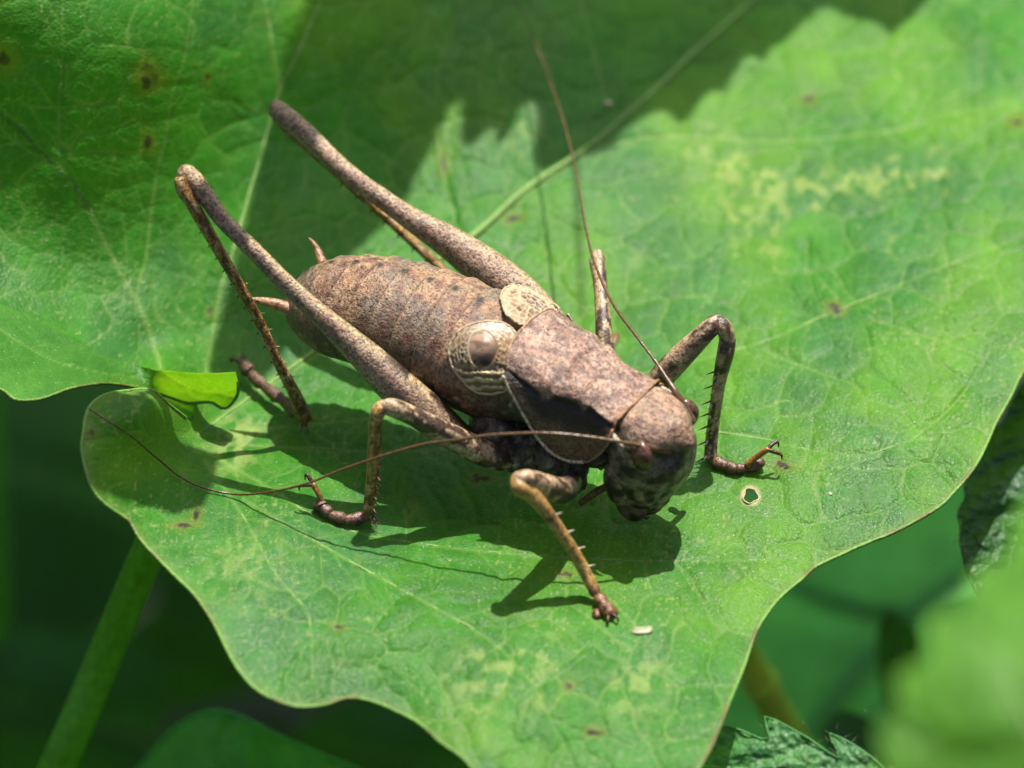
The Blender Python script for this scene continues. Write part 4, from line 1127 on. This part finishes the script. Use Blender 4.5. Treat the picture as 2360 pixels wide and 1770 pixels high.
wing([(1125, 743), (1158, 747), (1180, 760), (1190, 778), (1188, 810), (1182, 842), (1188, 872), (1178, 895), (1153, 908), (1120, 912), (1087, 901), (1063, 876), (1044, 850), (1035, 817), (1039, 793), (1058, 766), (1087, 750)], (1112, 815), .018, .016, col_right, 1)
wing([(1150, 690), (1157, 674), (1180, 664), (1220, 674), (1261, 701), (1284, 722), (1262, 742), (1238, 752), (1222, 758), (1201, 757), (1180, 744), (1161, 725)], (1212, 710), .016, .010, col_left, 2)

# ================================================================ NEIGHBOURING LEAVES
def plane_h(p0, p1, p2, bend=()):
    """heights through three points plus extra control points"""
    return tps([p0, p1, p2] + list(bend))

def simple_leaf(name, label, poly, ctrl, mat, veins, seed, step=7, group=None, shift=None, base=(.04, .14, .022), alt=(.06, .17, .02), blue=(.04, .125, .045), pale=(.10, .2, .05),
                relief=.02, gap=150, ln=200, w1=6, cell=60, cellw=.3, cat='leaf', margin=.008, stalk=None):
    hf = tps(ctrl)
    poly = np.asarray(poly, float)
    c0 = on_surf(hf, poly.mean(0)[None], 0, shift)[0]
    T = thing(name, label, cat, c0, group)
    build_blade('blade', poly, hf, step, mat, T, veins, seed, base, alt, blue, pale, relief, gap, ln, w1, cell, cellw, 1, shift)
    for (v, w) in veins[:1]:
        q = curve(np.array(v, float), 50)
        cc = on_surf(hf, q, -relief * .9, shift)
        vv, ff, _, _, _ = tube(cc, np.linspace(1, .4, 50) * w1 * w * .0022, 50, 8, cap=False)
        make_obj('midrib', vv, ff, M_VEIN, T, np.array(pale) * (.8 + .4 * fbm(vv * 8, seed, 2))[:, None])
    if margin:
        cc = on_surf(hf, np.vstack([poly, poly[:1]]), 0, shift)
        vv, ff, _, _, _ = tube(cc, np.full(len(cc), margin), max(60, len(cc) * 2), 6, cap=False)
        make_obj('leaf_margin', vv, ff, M_VEIN, T, np.array(base) * 1.3 * (.8 + .4 * fbm(vv * 8, seed, 2))[:, None])
    if stalk is not None:
        vv, ff, _, _, _ = tube(np.asarray(stalk[0], float), stalk[1], 40, 14)
        make_obj('leaf_stalk', vv, ff, M_STEM, T)
    return T, hf

# dark leaf below the frame's lower left
simple_leaf('mallow_leaf', 'dark green rounded leaf low at the foot of the leaf stalk', curve(np.array([(300, 1800), (330, 1760), (380, 1700), (440, 1655), (500, 1640), (560, 1655), (640, 1695), (740, 1740), (850, 1790), (930, 1880), (860, 2060), (600, 2120), (380, 2050), (290, 1920), (300, 1800)], float), 90)[:-1],
            [(300, 1800, -1.9), (500, 1640, -1.55), (800, 1765, -1.75), (600, 1900, -1.65), (380, 1700, -1.72), (860, 2060, -2.0), (380, 2050, -1.9), (560, 1720, -1.56)], M_LEAF,
            [([(600, 2080), (560, 1900), (510, 1700)], 1.0), ([(600, 2080), (400, 1850), (350, 1780)], .8), ([(600, 2080), (720, 1880), (800, 1790)], .8)], 21, 6, base=(.03, .20, .028), alt=(.034, .21, .024), blue=(.036, .19, .06), relief=.02,
            stalk=([P(600, 2080, -1.75), P(640, 2300, -2.4), P(700, 2700, -4)], (.05, .05, .06)))

# nettle leaves
def toothed(tips):
    out = []
    for k, p in enumerate(tips):
        out.append(p)
    return np.array(out, float)
net_poly = toothed([(1540, 1690), (1600, 1672), (1665, 1672), (1705, 1682), (1740, 1697), (1775, 1708), (1768, 1680), (1763, 1651), (1790, 1661), (1830, 1683), (1870, 1706), (1905, 1732), (1938, 1748), (1922, 1716), (1907, 1690), (1940, 1702), (1985, 1728), (2025, 1760), (2060, 1795), (2045, 1765), (2100, 1800), (2150, 1850),
                    (2080, 1860), (2060, 1900), (1980, 1890), (1950, 1940), (1870, 1920), (1840, 1960), (1770, 1930), (1730, 1950), (1650, 1900), (1580, 1890), (1500, 1800)])
TN, hfn = simple_leaf('nettle_leaf', 'toothed nettle leaf tucked under the lower tip of the large leaf', net_poly,
            [(1540, 1690, -.40), (1763, 1651, -.34), (1907, 1690, -.36), (2100, 1800, -.42), (1800, 1790, -.42), (1600, 1800, -.48), (1840, 1960, -.55), (2060, 1900, -.5)], M_NETTLE,
            [([(1480, 1760), (1700, 1775), (1900, 1810), (2120, 1845)], 1.0), ([(1560, 1765), (1650, 1730), (1755, 1665)], .8), ([(1700, 1775), (1800, 1740), (1900, 1700)], .8), ([(1800, 1790), (1900, 1770), (2020, 1765)], .7)], 31, 4,
            base=(.03, .13, .03), alt=(.04, .15, .03), blue=(.05, .16, .055), pale=(.08, .20, .05), relief=.02, gap=70, ln=80, w1=6, cell=34, cellw=.4, margin=.004)
net2 = toothed([(2265, 960), (2300, 985), (2330, 930), (2360, 880), (2420, 830), (2480, 850), (2540, 900), (2600, 1000), (2590, 1120), (2520, 1240), (2440, 1330), (2380, 1400), (2300, 1420), (2262, 1380), (2235, 1335), (2222, 1300), (2216, 1262), (2210, 1235), (2216, 1205), (2205, 1180), (2225, 1150), (2222, 1115), (2245, 1080), (2248, 1040), (2270, 1005)])
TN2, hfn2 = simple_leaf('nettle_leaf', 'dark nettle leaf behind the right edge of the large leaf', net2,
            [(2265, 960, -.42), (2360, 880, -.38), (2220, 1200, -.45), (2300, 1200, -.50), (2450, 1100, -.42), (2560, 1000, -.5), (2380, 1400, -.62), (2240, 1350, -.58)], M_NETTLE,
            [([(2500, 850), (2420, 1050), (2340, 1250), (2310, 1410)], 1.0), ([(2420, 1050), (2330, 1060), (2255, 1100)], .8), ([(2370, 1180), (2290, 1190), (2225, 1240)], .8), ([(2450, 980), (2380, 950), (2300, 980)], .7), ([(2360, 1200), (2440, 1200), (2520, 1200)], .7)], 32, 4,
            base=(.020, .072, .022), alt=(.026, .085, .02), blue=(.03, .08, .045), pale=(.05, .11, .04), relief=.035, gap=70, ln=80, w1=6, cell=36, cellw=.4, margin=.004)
def hairs(T, hf, poly, n, seed, ln=.07):
    rs = np.random.default_rng(seed); mb = MB()
    for k in range(n):
        p = poly[rs.integers(len(poly))] + rs.normal(0, 6, 2) if k % 3 else poly.mean(0) + rs.normal(0, 90, 2)
        b = P(p[0], p[1], float(hf(np.array(p[0]), np.array(p[1]))))
        d = np.array([rs.normal(0, .5), rs.normal(-.2, .5), rs.uniform(.2, 1)]); d /= np.linalg.norm(d)
        v, f = spike(b, b + d * ln * rs.uniform(.5, 1.2), .0011, 4)
        mb.add(v, f, np.array([.4, .45, .32]))
    o = mb.build('leaf_hairs', M_PALE, T); o['kind'] = 'stuff'
hairs(TN2, hfn2, curve(net2[12:], 60), 60, 5, .05)
hairs(TN, hfn, curve(net_poly[:22], 60), 50, 6, .03)

# bright leaf close to the lens, far out of focus
simple_leaf('nettle_leaf', 'bright green leaf in front of the others, blurred at the lower right corner', curve(np.array([(2420, 1100), (2350, 1190), (2335, 1280), (2250, 1330), (2235, 1400), (2150, 1430), (2145, 1520), (2075, 1560), (2085, 1640), (2030, 1690), (2050, 1770), (2010, 1830), (2040, 1930), (2250, 2080), (2600, 2000), (2760, 1700), (2720, 1350), (2560, 1160), (2420, 1100)], float), 110)[:-1],
            [(2400, 1130, 2.9), (2050, 1660, 2.95), (2200, 1900, 2.8), (2600, 1500, 3.1), (2300, 1500, 3.1), (2720, 1350, 2.9)], M_LEAF,
            [([(2600, 2000), (2400, 1700), (2280, 1500), (2150, 1440)], 1.2), ([(2400, 1700), (2250, 1750), (2080, 1700)], .9), ([(2330, 1580), (2380, 1400), (2420, 1200)], .9)], 41, 8, base=(.06, .20, .010), alt=(.11, .26, .012), blue=(.075, .23, .03), relief=.02, gap=160, w1=9)

# undergrowth far below
simple_leaf('undergrowth_leaf', 'broad blue green leaf deep behind the gap at lower right', curve(np.array([(1560, 1250), (1750, 1120), (2000, 1080), (2250, 1090), (2450, 1250), (2500, 1550), (2300, 1800), (2000, 1960), (1700, 1900), (1600, 1700), (1560, 1250)], float), 60)[:-1],
            [(1560, 1250, -3.2), (2250, 1090, -3.1), (2450, 1550, -3.3), (1700, 1900, -3.4), (2000, 1450, -3.1)], M_FAR,
            [([(2400, 1250), (2100, 1450), (1800, 1800)], 1.2), ([(2100, 1450), (1900, 1400), (1700, 1300)], 1)], 51, 14, base=(.07, .24, .08), alt=(.075, .25, .07), blue=(.07, .23, .10), relief=.08, gap=0, cell=0, margin=0)
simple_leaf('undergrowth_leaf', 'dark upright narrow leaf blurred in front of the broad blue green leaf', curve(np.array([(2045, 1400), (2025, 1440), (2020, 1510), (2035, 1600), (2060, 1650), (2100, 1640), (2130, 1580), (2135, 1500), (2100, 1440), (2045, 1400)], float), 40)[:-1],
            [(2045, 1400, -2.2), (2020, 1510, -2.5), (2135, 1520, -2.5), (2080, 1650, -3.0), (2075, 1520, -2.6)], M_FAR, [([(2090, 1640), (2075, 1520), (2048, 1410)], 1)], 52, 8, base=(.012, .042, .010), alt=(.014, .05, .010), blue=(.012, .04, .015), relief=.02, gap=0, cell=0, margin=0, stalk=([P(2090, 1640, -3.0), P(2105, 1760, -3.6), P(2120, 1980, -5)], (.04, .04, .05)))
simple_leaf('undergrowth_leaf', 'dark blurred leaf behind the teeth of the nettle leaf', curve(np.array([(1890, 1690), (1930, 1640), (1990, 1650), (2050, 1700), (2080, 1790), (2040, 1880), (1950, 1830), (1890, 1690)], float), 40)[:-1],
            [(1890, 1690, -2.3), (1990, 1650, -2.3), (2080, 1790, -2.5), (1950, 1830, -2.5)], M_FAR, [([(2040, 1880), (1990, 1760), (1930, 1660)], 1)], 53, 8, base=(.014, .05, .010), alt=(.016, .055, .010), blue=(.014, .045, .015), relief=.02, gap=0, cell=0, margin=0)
# yellow stalk
c = np.vstack([P(1660, 1380, -1.6), P(1725, 1520, -2.0), P(1790, 1640, -2.35), P(1870, 1790, -2.8), P(1990, 2000, -3.5)])
vv, ff, _, _, _ = tube(c, [.05, .056, .06, .062, .066], 60, 18)
T = thing('dry_stalk', 'yellowish dry stalk blurred behind the tip of the large leaf', 'stalk', c[2])
make_obj('stem', vv, ff, M_DRY, T)
for t_ in (.3, .68):
    k = int(t_ * 59); q = curve(c, 60)
    v, f, _, _, _ = tube([q[k - 1], q[k], q[k + 1]], [.06, .072, .06], 10, 16); make_obj('stem_node', v, f, M_DRY, T)

# dim leaves down in the gap at lower left
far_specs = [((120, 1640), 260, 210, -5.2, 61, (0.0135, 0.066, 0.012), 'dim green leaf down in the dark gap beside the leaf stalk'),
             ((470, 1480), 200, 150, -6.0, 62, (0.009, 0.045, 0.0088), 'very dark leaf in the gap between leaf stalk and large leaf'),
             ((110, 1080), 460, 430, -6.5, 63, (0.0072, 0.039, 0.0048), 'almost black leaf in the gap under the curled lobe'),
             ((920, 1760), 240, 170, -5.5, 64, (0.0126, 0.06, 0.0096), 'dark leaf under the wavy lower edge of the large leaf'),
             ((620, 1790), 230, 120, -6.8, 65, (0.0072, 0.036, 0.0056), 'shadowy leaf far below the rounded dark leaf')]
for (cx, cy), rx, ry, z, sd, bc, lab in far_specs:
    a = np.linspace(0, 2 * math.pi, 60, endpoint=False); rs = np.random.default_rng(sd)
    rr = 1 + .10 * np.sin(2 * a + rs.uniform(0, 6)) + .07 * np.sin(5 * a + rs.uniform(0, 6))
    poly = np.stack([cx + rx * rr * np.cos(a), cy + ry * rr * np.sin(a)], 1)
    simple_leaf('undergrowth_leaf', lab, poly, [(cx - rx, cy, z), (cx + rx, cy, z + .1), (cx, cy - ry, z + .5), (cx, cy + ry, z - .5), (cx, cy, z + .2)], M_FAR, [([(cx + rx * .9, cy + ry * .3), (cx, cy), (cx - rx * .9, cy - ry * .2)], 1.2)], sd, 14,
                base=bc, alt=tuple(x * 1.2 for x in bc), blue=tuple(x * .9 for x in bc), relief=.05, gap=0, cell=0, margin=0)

# leaves above and behind the frame that shade the scene
def shade_leaf(label, poly, z, seed, step=14, foot=None, joint=None):
    poly = np.asarray(poly, float)
    base_h = HL
    k = z / SUN[2]
    hf_pts = [(float(x), float(y), float(HL(np.array(x), np.array(y)))) for x, y in poly[::max(1, len(poly) // 14)]]
    hf_pts.append((float(poly[:, 0].mean()), float(poly[:, 1].mean()), float(HL(np.array(poly[:, 0].mean()), np.array(poly[:, 1].mean())))))
    j = P(joint[0], joint[1], HL(np.array(float(joint[0])), np.array(float(joint[1])))) + SUN * k
    foot = np.asarray(foot, float)
    stalk = ([j, j * .8 + foot * .2 + np.array([0, 0, .5]), j * .4 + foot * .6, foot], [.05, .06, .08, .10])
    return simple_leaf('unseen_shade_leaf', label, poly, hf_pts, M_SHADE, [([(poly[:, 0].mean(), poly[:, 1].min() + 10), tuple(poly.mean(0)), (poly[:, 0].mean(), poly[:, 1].max() - 60)], 1.2)], seed, step,
                       shift=SUN * k, base=(.04, .13, .03), relief=.03, gap=0, cell=70, margin=0, stalk=stalk)
shade_leaf('small leaf hanging over the rounded lower left lobe of the large leaf', [(505, 1040), (495, 1110), (470, 1165), (400, 1180), (300, 1150), (200, 1130), (130, 1080), (110, 990), (170, 925), (260, 900), (310, 915), (370, 960), (410, 1010), (450, 1025)], 2.8, 71, foot=(-7.0, 0.0, -9), joint=(120, 1000))
shade_leaf('toothed leaf hanging over the middle of the large leaf', [(780, -560), (745, 0), (680, 137), (644, 207), (604, 345), (570, 480), (530, 620), (495, 740), (480, 850), (530, 905), (600, 880), (660, 790), (700, 690), (760, 640), (800, 600), (880, 520), (940, 450), (963, 398), (999, 325), (1030, 260), (1053, 217), (1068, 253), (1060, 318), (1075, 344), (1136, 289), (1147, 307), (1140, 344), (1176, 307), (1198, 250), (1230, 231), (1238, 253), (1230, 362), (1245, 390), (1310, 375), (1370, 352), (1415, 333), (1451, 289), (1505, 257), (1545, 258), (1571, 292), (1600, 250), (1643, 206), (1672, 210), (1697, 163), (1719, 125), (1740, 132), (1757, 145), (1777, 116), (1820, 80), (1860, 45), (1886, 22), (1907, 11), (1930, 26), (1954, 36), (2000, 42), (2030, 54), (2052, 83), (2066, 72), (2100, 40), (2135, 8), (2160, -60), (2200, -120), (2150, -560)], 4.0, 72, 9, foot=(.2, 10.0, -9), joint=(1450, -555))
def added_shade_leaf(label, cx, cy, z, rx, ry, seed):  # unseen leaf, added to keep sun off the gaps below
    """big leaf added out of view to shade the undergrowth, world coordinates"""
    a = np.linspace(0, 2 * math.pi, 64, endpoint=False); rs = np.random.default_rng(seed)
    n = 30; rad = np.linspace(0, 1, n)[:, None]
    rr = (1 + .12 * np.cos(3 * a + rs.uniform(0, 6)) + .06 * np.cos(9 * a))[None]
    x = cx + rad * rr * rx * np.cos(a); y = cy + rad * rr * ry * np.sin(a)
    zz = z + .25 * np.sin(3 * a + 1)[None] * rad ** 2 - .5 * rad ** 2 + .15 * (fbm(np.stack([x, y], -1), seed, 3) - .5)
    T = thing('unseen_shade_leaf', label, 'leaf', (cx, cy, z))
    v = np.stack([x, y, zz], -1).reshape(-1, 3)
    make_obj('blade', v, grid_faces(n, 64, True), M_SHADE, T, np.array([.04, .13, .03]) * (.7 + .6 * fbm(v * 1.5, seed, 3))[:, None])
    vv, ff, _, _, _ = tube([(cx, cy, z - .02), (cx + .3, cy + .2, z - 2), (cx + .2, cy + .6, -9)], [.08, .09, .12], 30, 12)
    make_obj('leaf_stalk', vv, ff, M_STEM, T)
added_shade_leaf('unseen leaf added for shade behind the toothed leaf at the left', -2.6, 5.6, 0.9, 2.6, 2.2, 81)
added_shade_leaf('unseen leaf added for shade behind the toothed leaf in the middle', 1.6, 6.2, 1.4, 2.8, 2.4, 82)
added_shade_leaf('unseen leaf added for shade farthest back', -0.4, 9.3, 0.6, 4.0, 2.6, 83)
added_shade_leaf('unseen leaf added for shade at the far right', 5.4, 6.0, 0.7, 2.2, 2.6, 84)

# ================================================================ SPECKS ON THE LEAF
def speck(px, py, rx, ry, label, mat, name='plant_crumb', rz=0.3, lift=0.0):
    c = on_surf(HL, [(px, py)], rz * min(rx, ry) / PPC + lift)[0]
    v, f = ball(np.zeros(3), (rx / PPC, ry / PPC / .62, min(rx, ry) / PPC * .35), None, 10, 14)
    v = v * (1 + 1.1 * (fbm(v * 45 + px, 190, 3) - .5))[:, None] + c
    o = make_obj(name, v, f, mat, None)
    return tag(o, label, 'crumb', 'pale crumbs scattered on the large leaf')
speck(1480, 1452, 22, 10, 'largest pale crumb, lying beyond the right front foot of the cricket', M_PALE)
speck(1402, 237, 10, 9, 'round white crumb beside the main vein in the shade above the cricket', M_PALE)
speck(1914, 1137, 6, 4, 'white crumb to the right of the bite hole', M_PALE)

# ================================================================ GROUND
gx = np.linspace(-1, 1, 121); gx = np.sign(gx) * np.abs(gx) ** 2.2 * 150
X, Y = np.meshgrid(gx, gx + 8)
Zg = -9 + .9 * (fbm(np.stack([X, Y], -1) * .5, 200, 4) - .5)
tag(make_obj('soil', np.stack([X, Y, Zg], -1).reshape(-1, 3), grid_faces(121, 121), M_SOIL), kind='structure')
